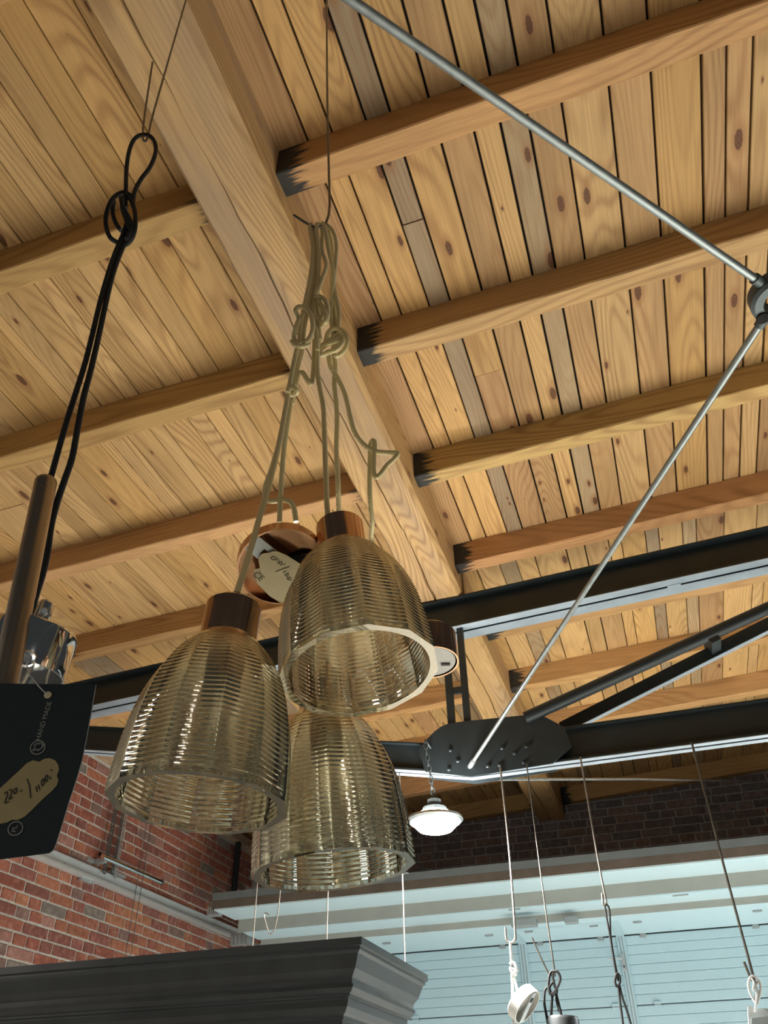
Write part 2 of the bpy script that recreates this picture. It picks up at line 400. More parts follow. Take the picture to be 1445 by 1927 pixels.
# ================================================================== STEEL TRUSS
tr = thing('steel_truss', 'dark painted steel roof truss of paired channels with flange undersides coloured as lit', 'truss', (-.7, 3.41, 1.26))
def channel(p0, p1, yw, yo, depth, name, t=.008, pale=True):
    s_ = 1 if yo > yw else -1; w2 = yw + s_ * t
    sec = [(yw, 0), (yo, 0), (yo, t), (w2, t), (w2, depth - t), (yo, depth - t), (yo, depth), (yw, depth)]
    b = B(); n = 8; vs = [(p[0], y, p[1] + z) for p in (p0, p1) for y, z in sec]
    b.add(vs, [tuple(range(n)), tuple(range(n, 2 * n))] + [(i, (i + 1) % n, (i + 1) % n + n, i + n) for i in range(n)])
    o = b.build(name, 'steel_paint', tr)
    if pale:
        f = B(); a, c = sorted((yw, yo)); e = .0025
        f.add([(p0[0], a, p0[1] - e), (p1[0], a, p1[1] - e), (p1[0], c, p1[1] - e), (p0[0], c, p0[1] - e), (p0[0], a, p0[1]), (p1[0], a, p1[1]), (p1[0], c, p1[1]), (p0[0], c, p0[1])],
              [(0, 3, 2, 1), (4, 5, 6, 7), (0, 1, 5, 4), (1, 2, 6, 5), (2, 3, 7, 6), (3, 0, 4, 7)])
        fo = f.build('flange_lit_face', 'steel_lit', tr); fo['label'] = 'underside of the flange with the light put into its colour'
    return o
tz = lambda x: 2.138 + (x + .76) * TH - .165
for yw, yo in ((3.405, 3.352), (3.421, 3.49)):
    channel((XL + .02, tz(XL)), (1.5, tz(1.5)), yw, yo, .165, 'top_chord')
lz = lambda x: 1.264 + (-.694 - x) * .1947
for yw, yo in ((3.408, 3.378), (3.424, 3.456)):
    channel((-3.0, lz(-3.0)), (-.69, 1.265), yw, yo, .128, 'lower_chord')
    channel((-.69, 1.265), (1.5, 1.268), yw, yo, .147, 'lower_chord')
B().box((.30, 3.40, tz(.35) - .006), (.36, 3.43, tz(.35))).build('spacer_plate', 'steel_lit', tr)
for xa, xb, ya in ((-.767, -.733, 3.372), (-.693, -.662, 3.372)):
    B().box((xa, ya, 1.40), (xb, ya + .022, tz(-.7) + .01)).build('post', 'steel_paint', tr, bevel=.003)
B().box((-.735, 3.374, 1.64), (-.690, 3.388, 1.672)).build('batten', 'steel_paint', tr)
B().tube([(-.42, 3.365, 1.470), (1.5, 3.365, 2.055)], .027, 12).build('brace', 'steel_paint', tr, smooth=True)
q0, q1 = Vector((-.28, 3.476, 1.445)), Vector((1.5, 3.476, 2.075)); d = (q1 - q0).normalized(); up = Vector((0, 1, 0)).cross(d).normalized()
if up.z < 0: up = -up
B().obox((q0 + q1) / 2, (q1 - q0) / 2, Vector((0, .016, 0)), up * .026).build('brace', 'steel_paint', tr)
B().obox((q0 + q1) / 2 - up * .0275, (q1 - q0) / 2, Vector((0, .016, 0)), up * .0012).build('brace_lit_edge', 'steel_lit', tr)
c0 = Vector((.42, 3.42, 1.71)); B().obox(c0, d * .022, Vector((0, .07, 0)), up * .03).build('batten', 'steel_paint', tr)
GP = [(787, 1410), (797, 1398), (806, 1388), (818, 1376), (830, 1367), (845, 1361), (885, 1356), (985, 1346), (1010, 1341), (1062, 1368), (1075, 1405), (1040, 1436), (886, 1461), (800, 1452)]
for yy in (3.366, 3.458):
    P = [ony(x, y, 3.366) for x, y in GP]; P = [Vector((p.x, yy, p.z)) for p in P]
    B().prism(P, (0, .008, 0)).build('gusset_plate', 'steel_paint', tr)
for x, y in ((848, 1412), (862, 1432), (905, 1407), (945, 1408), (918, 1442), (968, 1418), (940, 1440), (990, 1405), (845, 1448), (985, 1435)):
    p = ony(x, y, 3.364); B().lathe([(.009, 0), (.009, .005), (.006, .008), (.0005, .009)], p, (0, -1, 0), 6, cap0=True).build('bolt', 'steel_paint', tr)

# ---- wind bracing: rods meeting in a forged ring
ZN = 1.292; ring = onz(1466, 556, ZN); node = Vector((-.69, 3.385, ZN))
wb = thing('bracing_rods', 'grey steel tie rods crossing at a forged ring in front of the ceiling', 'tie rod', ring)
rt = B(); R0, R1, hh = .034, .056, .019
rt.lathe([(R0, -hh), (R1 - .006, -hh), (R1, -hh + .006), (R1, hh - .006), (R1 - .006, hh), (R0, hh)], ring, (0, 0, 1), 40, closed=True)
rt.build('ring', 'bracket_steel', wb, smooth=True)
pA = onz(660, 0, ZN)
for e in (pA, node):
    dr = (e - ring).normalized(); far = e if e is node else ring + dr * 3.2
    B().tube([ring + dr * .04, far], .0078, 14).build('rod', 'rod_steel', wb, smooth=True)
    B().tube([ring + dr * .036, ring + dr * .075], .0112, 12).build('rod_nut', 'bracket_steel', wb, smooth=True)
    B().tube([ring - dr * .04, ring - dr * 1.6], .0078, 14).build('rod', 'rod_steel', wb, smooth=True)
    B().lathe([(.013, 0), (.013, .004), (.0005, .0045)], ring + Vector((dr.y, -dr.x, 0)) * .045 + Vector((0, 0, -hh)), (0, 0, -1), 12).build('hole_plug', 'gap_dark', wb)
B().tube([node + (ring - node).normalized() * .09, node], .0115, 10).build('rod_end', 'rod_steel', wb, smooth=True)
wr = B().tube([(-.64, 3.46, 1.262), ony(1200, 1466, 5.2), ony(1418, 1471, YB - .01)], .0062, 10).build('tie_rod', 'galvanised', smooth=True)
tag(wr, 'thin pale steel rod running from the truss to the back brick wall', 'tie rod')

# ================================================================== WALLS
def brick_mesh(l, h, d, seed):
    R = random.Random(seed); me = bpy.data.meshes.new('brick'); bm = bmesh.new()
    bmesh.ops.create_cube(bm, size=1)
    for v in bm.verts: v.co = Vector((v.co.x * l, v.co.y * d, v.co.z * h))
    bmesh.ops.bevel(bm, geom=list(bm.edges), offset=.0035, segments=1, affect='EDGES')
    for v in bm.verts: v.co += Vector((R.uniform(-.0016, .0016), R.uniform(-.0012, .0012), R.uniform(-.0016, .0016)))
    bm.to_mesh(me); bm.free(); me.materials.append(MT['brick']); return me
CH = .0655                                     # course height, layout units
LH, LS = .124, .256                            # header and stretcher, metres
BM = {k: [brick_mesh(L, .0625, .06, 31 * i + int(L * 1000)) for i in range(6)] for k, L in (('h', LH), ('s', LS))}
TONES = [(.34, .125, .085), (.30, .10, .07), (.38, .15, .09), (.26, .10, .08), (.42, .18, .10), (.24, .15, .13), (.22, .19, .17), (.33, .17, .14)]
WTS = [6, 5, 4, 4, 2, 2, 1.3, 2]
def proj(p):
    z = p.dot(CF); return (CX + F * p.dot(CR) / z, CY + F * p.dot(CD) / z, z)
def lay(wall, u0, u1, z0, z1, mk, rot, seed, tones, wts, vis):
    R = random.Random(seed); lst = []; row = 0; z = z0
    while z < z1 - .03:
        u = u0 - R.uniform(0, .2)
        while u < u1:
            k = 'h' if R.random() < (.78 if row % 3 == 1 else .45) else 's'; L = (LH if k == 'h' else LS) / S
            a, b_ = u, u + L; u += L + .0125
            if a < u0 or b_ > u1 + .02: continue
            p = mk((a + b_) / 2, z + CH / 2 + R.uniform(-.0012, .0012)) 
            x, y, dz = proj(p); ok = vis(x, y)
            t = R.choices(tones, wts)[0]; j = R.uniform(.85, 1.12)
            lst.append((ok * L / dz, p, k, R.randrange(6), (t[0] * j, t[1] * j, t[2] * j, 1), R.uniform(-.002, .002)))
        z += CH; row += 1
    lst.sort(key=lambda q: -q[0]); top = [q for q in lst[:300] if q[0] > 0]; rest = lst[len(top):]
    for _, p, k, i, c, o_ in top:
        ob = place('brick', BM[k][i], p, wall, c); ob.rotation_euler.z = rot
        ob.location += Vector((o_, 0, 0)) if rot else Vector((0, o_, 0))
    if rest:                                   # bricks the photograph hides or barely shows
        bm = bmesh.new(); o0 = ORG[wall.name]
        for _, p, k, i, c, o_ in rest:
            n0 = len(bm.verts); bm.from_mesh(BM[k][i]); bm.verts.ensure_lookup_table()
            mm = Matrix.Translation((p - o0) * S) @ Matrix.Rotation(rot, 4, 'Z')
            for v in bm.verts[n0:]: v.co = mm @ v.co
        me = bpy.data.meshes.new('brick_field'); bm.to_mesh(me); bm.free(); me.materials.append(MT['brick'])
        o = bpy.data.objects.new('brick_field', me); COL.objects.link(o); o.parent = wall; o['kind'] = 'stuff'; o.color = (.30, .115, .085, 1)
wl = B().box((XL - .12, -1.0, -1.36), (XL, YB + .1, 2.12)).build('wall_left', 'mortar', kind='structure')
wl['label'] = 'red brick side wall with pale mortar joints'
def visL(x, y): return 1. if (-25 < x < 470 and y < 1835 - .098 * x + 12) else 0.
lay(wl, 3.1, YB - .02, .66, 2.115, lambda u, z: Vector((XL - .018, u, z)), PI / 2, 5, TONES, WTS, visL)
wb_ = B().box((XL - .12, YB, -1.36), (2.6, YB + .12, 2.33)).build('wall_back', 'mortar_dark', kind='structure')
wb_['label'] = 'shadowed brick back wall above the white sectional door'
def visB(x, y): return 1. if (-10 < x < 1455 and y < 1720) else 0.
DT = [(.20, .16, .155), (.18, .15, .15), (.22, .175, .17), (.16, .15, .16), (.24, .175, .155)]  # greyness of the haze mixed into these brick tones
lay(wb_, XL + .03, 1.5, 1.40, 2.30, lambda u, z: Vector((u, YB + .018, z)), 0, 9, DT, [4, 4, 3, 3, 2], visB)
tag(B().box((XL - .10, -.3, 2.121), (XL + .07, YB - .01, 2.185)).build('wall_plate', 'beam_wood', color=(.48, .36, .24, 1)), 'long timber wall plate capping the red brick side wall', 'wall plate')

# ---- stepped lintel box and sectional door
HX0, HX1 = -3.10, 1.9
hd = thing('door_header', 'stepped white lintel box with shade-coloured upright faces above the sectional door', 'lintel', (-.6, 6, 1.235))
B().box((HX0, 5.64, 1.441), (HX1, 5.70, 1.489)).build('ledge', 'ledge_dark', hd)
B().box((HX0, 5.645, 1.384), (HX1, 5.70, 1.440)).build('ledge_strip', 'ledge_brown', hd)
B().box((HX0 + .02, 5.646, 1.374), (HX1, 5.98, 1.3835)).build('soffit', 'soffit_white', hd)
B().box((HX0 + .05, 5.98, 1.288), (HX1, 5.992, 1.384)).build('fascia', 'fascia_shaded', hd)
B().box((HX0 + .10, 5.981, 1.279), (HX1, 6.235, 1.288)).build('soffit', 'soffit_white', hd)
B().box((HX0 + .12, 6.235, 1.236), (HX1, 6.247, 1.288)).build('fascia', 'fascia_shaded', hd)
B().box((HX0, 5.70, 1.47), (HX1, YB - .02, 1.489)).build('top_board', 'ledge_dark', hd)
for x, y, w_ in ((1280, 1684, .05), (968, 1711, .04), (756, 1643, .04)):
    p = onz(x, y, 1.2785); B().box((p.x - w_, p.y - .012, 1.2745), (p.x + w_, p.y + .012, 1.279)).build('catch', 'fitting_grey', hd)
DY = 6.90
door = thing('door_1', 'white sectional industrial door with a wicket door', 'door', (-.6, DY, -1.3), kind='structure')
def board_row(x0, x1, z0, z1, y):
    b = B(); c = .004
    prof = [(y + .02, z0), (y + .003, z0), (y, z0 + c), (y, z1 - c), (y + .003, z1), (y + .02, z1)]
    vs = [(x, p[0], p[1]) for x in (x0, x1) for p in prof]; n = 6
    b.add(vs, [tuple(range(n)), tuple(range(n, 2 * n))] + [(i, (i + 1) % n, (i + 1) % n + n, i + n) for i in range(n)])
    b.build('door_board', 'door_white', door)
SEG = [(-3.32, -1.135), (-1.075, -.405), (-.345, 1.9)]
for (zt, zb) in ((1.226, .785), (.779, .338), (.332, -.11)):
    n = 7; h = (zt - zb) / n
    for k in range(n if zt > .3 else 2):
        for x0, x1 in SEG: board_row(x0, x1, zt - (k + 1) * h + .0008, zt - k * h - .0008, DY)
B().box((-3.34, DY + .02, -1.35), (1.9, DY + .05, 1.232)).build('door_core', 'fitting_grey', door)
# the top section leans in under the lintel
def slab(x0, x1, lift, t, name, mat, y0=6.25, y1=6.892):
    z0, z1 = 1.236 - lift, 1.231 - lift
    b = B(); b.add([(x0, y0, z0), (x1, y0, z0), (x1, y1, z1), (x0, y1, z1), (x0, y0, z0 + t), (x1, y0, z0 + t), (x1, y1, z1 + t), (x0, y1, z1 + t)],
          [(0, 3, 2, 1), (4, 5, 6, 7), (0, 1, 5, 4), (1, 2, 6, 5), (2, 3, 7, 6), (3, 0, 4, 7)])
    return b.build(name, mat, door)
slab(HX0 + .13, 1.9, 0, .02, 'top_section', 'soffit_white')
for xa in (-1.135, -.405): slab(xa, xa + .06, .008, .008, 'wicket_frame_top', 'door_white', 6.42)
slab(-1.135, -.345, .006, .006, 'wicket_head', 'door_white', 6.40, 6.43)
for xa in (-1.135, -.405):
    B().box((xa, DY - .018, -1.3), (xa + .06, DY + .012, 1.226)).build('wicket_jamb', 'door_white', door, bevel=.003)
    for k in (.016, .038): B().box((xa + k, DY - .0225, -1.3), (xa + k + .006, DY - .018, 1.22)).build('jamb_bead', 'fitting_grey', door)
for x, y in ((946, 1783), (1016, 1776), (1130, 1768), (1210, 1762), (1421, 1741), (722, 1802)):
    p = ony(x, y, DY - .004); B().box((p.x - .022, DY - .012, 1.205), (p.x + .022, DY, 1.234)).build('hinge', 'fitting_grey', door, bevel=.002)
for x, y in ((1158, 1893), (1237, 1886), (965, 1908), (1042, 1902), (782, 1922)):
    p = ony(x, y, DY - .004); B().box((p.x - .024, DY - .016, .762), (p.x + .024, DY, .800)).build('hinge', 'door_white', door, bevel=.002); B().box((p.x - .022, DY - .018, .775), (p.x + .022, DY - .016, .781)).build('hinge_slot', 'fitting_grey', door)
for x, y in ((920, 1760), (1117, 1742), (1199, 1735), (1425, 1714), (727, 1775), (800, 1752), (995, 1753)):
    p = onz(x, y, 1.230); B().box((p.x - .03, p.y - .012, 1.223), (p.x + .03, p.y + .012, 1.2335)).build('panel_catch', 'fitting_grey', door, bevel=.002)
p0, p1 = onz(963, 1743, 1.20), onz(1010, 1739, 1.20); B().box((p0.x, p0.y - .03, 1.19), (p1.x, p0.y + .05, 1.236)).build('closer_body', 'fitting_grey', door, bevel=.004)
p2, p3 = onz(1063, 1737, 1.20), onz(1088, 1735, 1.20); B().box((p2.x, p2.y - .02, 1.195), (p3.x, p2.y + .04, 1.236)).build('closer_shoe', 'fitting_grey', door, bevel=.004)
B().box((p1.x, p0.y, 1.205), (p2.x, p0.y + .014, 1.215)).build('closer_arm', 'fitting_grey', door)
p = ony(1172, 1806, DY - .03); B().box((p.x - .012, DY - .03, p.z - .07), (p.x + .012, DY - .018, p.z + .045)).build('lock_plate', 'galvanised', door, bevel=.003)
B().tube([(p.x, DY - .03, p.z + .005), (p.x, DY - .06, p.z + .005), (p.x - .10, DY - .06, p.z + .005)], .007, 10).build('door_handle', 'galvanised', door, smooth=True)
B().box((p.x - .004, DY - .033, p.z - .052), (p.x + .004, DY - .03, p.z - .034)).build('keyhole', 'ink_black', door)

# ---- door track and fixings on the brick side wall
XR = XL + .012
a0, a1 = Vector((XR, 3.0, 1.372)), Vector((XR, 7.0 - .12, 1.405))
tk = thing('door_track', 'long galvanised door track running along the red brick wall', 'rail', (XR, 5, 1.37))
def rail(sec, name, mat):
    b = B(); n = len(sec); vs = [(p.x + u, p.y, p.z + v) for p in (a0, a1) for u, v in sec]
    b.add(vs, [tuple(range(n)), tuple(range(n, 2 * n))] + [(i, (i + 1) % n, (i + 1) % n + n, i + n) for i in range(n)]); b.build(name, mat, tk)
rail([(0, 0), (.045, 0), (.045, .010), (.012, .010), (.012, .050), (.03, .058), (.03, .066), (0, .06)], 'track_profile', 'rail_zinc')
rail([(0, -.014), (.05, -.014), (.05, -.001), (0, -.001)], 'track_lip', 'rail_zinc')
for y in (4.35, 4.75, 5.25, 5.8, 6.3): B().box((XR + .012, y, 1.40), (XR + .0165, y + .012, 1.412)).build('rivet', 'fitting_grey', tk)
p = onx(167, 1650, XR + .03); B().box((XR, p.y - .06, p.z - .03), (XR + .03, p.y + .06, p.z + .02)).build('track_bracket', 'galvanised', tk, bevel=.003)
def wallbox(x0, y0, x1, y1, X, t):        # a box standing on the side wall between two picture points
    p, q = onx(x0, y0, X), onx(x1, y1, X); lo = (X, min(p.y, q.y), min(p.z, q.z)); hi = (X + t, max(p.y, q.y), max(p.z, q.z)); return B().box(lo, hi)
st = thing('slotted_hanger', 'pair of perforated steel straps hanging in front of the brick wall', 'hanger', onx(220, 1640, XL + .05))
for (xa, ya, xb, yb, mt, w_) in ((212, 1496, 206, 1648, 'bracket_steel', .020), (229, 1500, 219, 1648, 'bracket_steel', .014), (237, 1498, 223, 1655, 'galvanised', .017)):
    p, q = onx(xa, ya, XL + .06), onx(xb, yb, XL + .06); p.z = 2.1; q.y = p.y = (p.y + q.y) / 2
    n = int((p.z - q.z) / .026); b = B()
    b.box((XL + .058, p.y - w_, q.z), (XL + .061, p.y - w_ * .45, p.z)); b.box((XL + .058, p.y + w_ * .45, q.z), (XL + .061, p.y + w_, p.z))
    for k in range(n + 1): z = q.z + (p.z - q.z) * k / n; b.box((XL + .058, p.y - w_ * .5, z - .005), (XL + .061, p.y + w_ * .5, z + .005))
    b.build('strap', mt, st)
B().box((XL + .002, ORG[st.name].y - .06, 1.46), (XL + .06, ORG[st.name].y + .10, 1.475)).build('strap_foot', 'galvanised', st)
p, q = onx(193, 1612, XL + .10), onx(304, 1660, XL + .10)
pp = thing('wall_pipe', 'short bright metal pipe held on a bracket at the brick wall', 'pipe', p)
B().tube([p, q], .016, 14).build('pipe', 'chrome', pp, smooth=True)
dq = (q - p).normalized(); B().tube([q - dq * .012, q + dq * .004], .0185, 14).build('end_cap', 'bracket_steel', pp, smooth=True)
p = onx(193, 1618, XL + .05); B().box((XL, p.y - .04, p.z - .03), (XL + .10, p.y - .015, p.z)).build('arm', 'galvanised', pp, bevel=.003); B().box((XL, p.y - .10, p.z - .03), (XL + .012, p.y + .04, p.z)).build('back_plate', 'galvanised', pp, bevel=.003)
p = onx(186, 1608, XL); tag(B().lathe([(.014, 0), (.014, .012), (.009, .014)], p, (1, 0, 0), 16, cap1=True).build('wall_plug', 'ink_black'), 'small round black plug in the brick wall above the pipe bracket', 'plug')
p, q = onx(452, 1585, XL + .06), onx(447, 1686, XL + .06); tag(B().box((XL + .03, p.y - .03, q.z - .12), (XL + .07, p.y + .005, 2.12)).build('steel_post', 'steel_paint', bevel=.003), 'slim dark upright post against the brick wall near the corner', 'post')
cd = thing('pull_cord', 'thin looped pull cord hanging in front of the red brick wall', 'cord', onx(262, 1800, XL + .12))
for xa, xb in ((283, 258), (274, 250)):
    p, q = onx(xa, 1560, XL + .12), onx(xb, 1812, XL + .12); q.y = p.y; p.z = 2.12; q.z -= .1
    B().tube([p, q], .0022, 6).build('strand', 'bracket_steel', cd)
for (x0, y0, x1, y1, mt) in ((392, 1702, 412, 1722, 'fitting_grey'), (434, 1757, 470, 1776, 'fitting_grey')):
    p = onx(x0, y0, XL + .2); q = onx(x1, y1, XL + .2)
    bx = thing('track_end_bracket', 'ribbed grey bracket under the ' + ('dark ledge' if y0 < 1720 else 'white lintel, low in the corner') + ' at the lintel end', 'bracket', p)
    lo = Vector((XL + .17, 5.72 if y0 < 1720 else 6.15, min(p.z, q.z) * (1.0))); 
    yy = lo.y; pa, qa = ony(x0, y0, yy), ony(x1, y1, yy)
    B().box((pa.x, yy, qa.z), (qa.x, yy + .05, pa.z)).build('plate', mt, bx, bevel=.003)
    for k in range(5):
        x = pa.x + (qa.x - pa.x) * (k + .5) / 5; B().box((x - .006, yy - .012, qa.z + .01), (x + .006, yy, pa.z - .02)).build('rib', 'galvanised', bx)

# ================================================================== HIGH-BAY LAMP
lc = ony(819, 1545, 3.28)
hb = thing('high_bay_lamp', 'glowing round industrial lamp hanging on a chain below the truss', 'lamp', lc)
R = .098
B().lathe([(.0005, -.050), (R * .35, -.047), (R * .7, -.036), (R * .95, -.012), (R, .004), (R * .93, .018), (R * .7, .030), (.0005, .034)], lc, (0, 0, 1), 40).build('lens', 'lamp_lens', hb, smooth=True)  # glow carried up over the housing, glare built into the shape
B().lathe([(R * .55, .036), (R * .5, .052), (R * .3, .06), (R * .28, .085), (.0005, .086)], lc, (0, 0, 1), 40).build('housing', 'bracket_steel', hb, smooth=True)
B().lathe([(R * 1.05, -.006), (R * 1.16, .002), (R * 1.13, .012), (R * 1.03, .006)], lc, (0, 0, 1), 40, closed=True).build('rim_ring', 'galvanised', hb, smooth=True)
ctop = ony(800, 1398, 3.28); ctop.x = lc.x - .025; top = ctop.z; bot = lc.z + .085; n = int((top - bot) / .024)
B().tube([(lc.x - .025, 3.367, top + .01), (lc.x - .025, 3.28, top + .012), (lc.x - .025, 3.28, top)], .004, 8).build('chain_hook', 'bracket_steel', hb)
for k in range(n):
    z = bot + (top - bot) * (k + .5) / n; x = lc.x - .025 * (k + .5) / n; u = Vector((1, 0, 0)) if k % 2 else Vector((0, 1, 0))
    P = [Vector((x, 3.28, z)) + u * (.0075 * math.cos(t)) + Vector((0, 0, .0165 * math.sin(t))) for t in [2 * PI * i / 14 for i in range(14)]]
    B().tube(P, .0028, 6, closed=True).build('chain_link', 'bracket_steel', hb, smooth=True)
la = bpy.data.lights.new('lamp_light', 'AREA'); la.shape = 'DISK'; la.size = .2; la.energy = 150; la.color = (1, .97, .93)
lo_ = bpy.data.objects.new('lamp_light', la); COL.objects.link(lo_); lo_.parent = hb; lo_.location = (0, 0, -.075)

# ================================================================== CABINET CORNICE (lower left foreground)
cab = thing('display_cabinet', 'dark painted cabinet with a heavy moulded cornice below the pendants', 'cabinet', (-1.6, 2.4, -1.35))
CZ = .42; cxr, cyf, cyb, cxl = -.7345, 2.108, 2.72, -2.6
PROF = [(0, 0), (0, -.017), (-.006, -.019), (-.006, -.026), (-.012, -.032), (-.016, -.045), (-.0215, -.062), (-.030, -.075), (-.033, -.080), (-.033, -.092), (-.029, -.093), (-.030, -.100), (-.036, -.109), (-.041, -.112), (-.041, -.117),
        (-.046, -.118), (-.046, -.123), (-.049, -.136), (-.056, -.148), (-.062, -.153), (-.062, -.162), (-.066, -.163), (-.066, -.178), (-.075, -.180)]
b = B(); vs = []; n = len(PROF)
for k in range(4):
    for o_, z in PROF:
        o2 = o_ * 1.15
        pt = [(cxl - o2, cyf - o2), (cxr + o2, cyf - o2), (cxr + o2, cyb + o2), (cxl - o2, cyb + o2)][k]
        vs.append((pt[0], pt[1], CZ + z * 1.02))
fs = []
for k in range(4):
    j = (k + 1) % 4
    for i in range(n - 1): fs.append((k * n + i, k * n + i + 1, j * n + i + 1, j * n + i))
fs += [(0, n, 2 * n, 3 * n), (n - 1, 4 * n - 1, 3 * n - 1, 2 * n - 1)]
b.add(vs, fs).build('cornice', 'cabinet_paint', cab)
ins = .088; zt = CZ - .1835
B().box((cxr - ins - .06, cyf + ins, -1.35), (cxr - ins, cyf + ins + .06, zt)).build('corner_post', 'cabinet_paint', cab)
B().box((cxl + ins, cyf + ins, -1.35), (cxl + ins + .06, cyf + ins + .06, zt)).build('corner_post', 'cabinet_paint', cab)
B().box((cxl + ins + .06, cyf + ins + .02, -1.35), (cxr - ins - .06, cyf + ins + .035, zt - .012)).build('front_panel', 'cabinet_panel', cab)
B().box((cxl + ins, cyf + ins + .006, zt - .0115), (cxr - ins - .061, cyf + ins + .03, zt)).build('top_rail', 'cabinet_paint', cab)
B().box((cxr - ins - .02, cyf + ins + .06, -1.35), (cxr - ins - .005, cyb - ins, zt)).build('side_panel', 'cabinet_paint', cab)

# ================================================================== HANGING WIRES OVER THE DOOR
YW = 3.36
def tubepx(pts, y, r, n=8, sub=5): return B().tube(crom([ony(a_, b_, y) for a_, b_ in pts], sub), r, n)
def wire_top(px, py): p = ony(px, py, YW); return p
def wire(name, label, pts, r, mat='wire_steel', group='hanging wires above the door', zt=None, sub=6):
    P = [ony(a_, b_, YW) for a_, b_ in pts]
    if zt: P = [Vector((P[0].x, P[0].y, zt))] + P
    o = B().tube(crom(P, sub), r, 8).build(name, mat, smooth=True); return tag(o, label, 'wire', group)
ZT = 1.2665
wire('hanging_wire', 'thick wire ending in a wide open hook that holds the white cord', [(958, 1600), (969, 1750), (968, 1768), (961, 1774), (953, 1768), (951, 1745)], .0042, 'wire_bright', zt=ZT)
wire('hanging_wire', 'thin dark wire to which the tangled black cord is tied', [(1022, 1680), (1043, 1824), (1042, 1832), (1036, 1835), (1031, 1830), (1015, 1796), (1001, 1764)], .0028, zt=ZT)
wire('hanging_wire', 'straight wire with a small hook holding the narrow black cord loop', [(1122, 1600), (1139, 1690), (1140, 1700), (1136, 1703), (1134, 1698), (1133, 1681)], .0038, 'wire_bright', zt=ZT)
wire('hanging_wire', 'thick brownish wire on the right hooked to the pale clear cord', [(1340, 1545), (1372, 1668), (1417, 1836), (1417, 1843), (1413, 1842), (1400, 1810)], .0044, zt=ZT)
for lb, pts in (('thin pale wire dropping behind the left rim of the lowest glass shade', [(485, 1650), (478, 1790)]),
                ('thin pale wire dropping from the middle of the lowest glass shade', [(618, 1640), (618, 1775)]),
                ('thin pale wire to the right of the lowest glass shade, in front of the door', [(757, 1640), (759, 1810)])):
    P0, P1 = ony(*pts[0], 3.42), ony(*pts[1], 3.42); x = P0.x; z0 = lz(x) - .003
    tag(B().tube([(x, 3.42, z0), (x, 3.42, P1.z - .06)], .0026, 8).build('hanging_wire', 'wire_bright', smooth=True), lb, 'wire', 'thin wires by the lowest shade')
P = [ony(a_, b_, 3.42) for a_, b_ in ((528, 1668), (519, 1740), (512, 1755), (506, 1755), (497, 1724), (501, 1718), (506, 1722))]
P = [Vector((P[0].x + .01, 3.42, lz(P[0].x + .01) - .003))] + P
tag(B().tube(crom(P, 6), .0024, 8).build('wire_hook', 'wire_bright', smooth=True), 'slim wire bent into an open hook just above the cabinet cornice', 'hook')

def cordobj(name, mat, parent, pts, y, r=.0045, n=8, sub=6): return tubepx(pts, y, r, n, sub).build(name, mat, parent, smooth=True)
# white cord with little round canopy
wp = thing('white_cord_pendant', 'white cord with a knot and a small tilted white ceiling cup', 'pendant', ony(970, 1920, YW))
cordobj('cord', 'white_cord', wp, [(960, 1773), (962, 1800), (963, 1822), (964, 1850), (965, 1890), (967, 1935), (968, 1990)], YW - .004, .0052)
cordobj('knot', 'white_cord', wp, [(959, 1815), (966, 1812), (972, 1824), (966, 1832), (960, 1822), (968, 1826), (970, 1834), (963, 1830)], YW - .010, .0055)
cordobj('cord_tail', 'white_cord', wp, [(965, 1830), (970, 1850), (976, 1880), (980, 1895)], YW - .004, .0048)
cc = ony(988, 1891, YW); ax = (CR * .72 + CD * .45 - CF * .53).normalized(); ax = (CR * .62 + CD * .30 - CF * .72).normalized()
B().lathe([(.0005, -.03), (.058, -.03), (.064, -.024), (.064, .012), (.060, .012), (.060, -.022), (.0005, -.024)], cc, ax, 36).build('ceiling_cup', 'white_plastic', wp, smooth=True)
uu = (CR * .35 - CD * .9); uu = (uu - ax * uu.dot(ax)).normalized(); B().obox(cc + ax * .012, uu * .058, ax.cross(uu) * .012, ax * .002).build('mounting_strap', 'galvanised', wp)
B().obox(cc + ax * .015 + uu * .03, uu * .008, ax.cross(uu) * .006, ax * .001).build('strap_slot', 'ink_black', wp)
# tangled black cord with dark cup
bp = thing('black_cord_pendant', 'tangled black cord knotted on a wire above a dark cup at the bottom edge', 'pendant', ony(1055, 1930, YW))
cordobj('knot', 'black_cord', bp, [(1044, 1828), (1036, 1830), (1032, 1850), (1035, 1870), (1046, 1862), (1054, 1842), (1048, 1828), (1040, 1832), (1042, 1850), (1046, 1866), (1038, 1872), (1034, 1858), (1042, 1846)], YW - .012, .0048)
cordobj('cord', 'black_cord', bp, [(1036, 1856), (1026, 1862), (1024, 1885), (1028, 1910), (1035, 1950)], YW - .01, .0045)
cordobj('cord', 'black_cord', bp, [(1040, 1866), (1038, 1890), (1037, 1925), (1038, 1960)], YW - .006, .0045)
cordobj('cord', 'black_cord', bp, [(1045, 1865), (1050, 1885), (1055, 1905), (1057, 1918)], YW - .006, .0045)
cordobj('cord', 'black_cord', bp, [(1048, 1862), (1047, 1880), (1052, 1900), (1060, 1916)], YW - .002, .0042)
cu = ony(1060, 1935, YW); cu.z -= .02
B().lathe([(.0005, .055), (.05, .055), (.056, .045), (.058, -.05), (.054, -.05), (.05, .04), (.0005, .045)], cu, (.05, 0, 1), 32).build('ceiling_cup', 'cabinet_paint', bp, smooth=True)
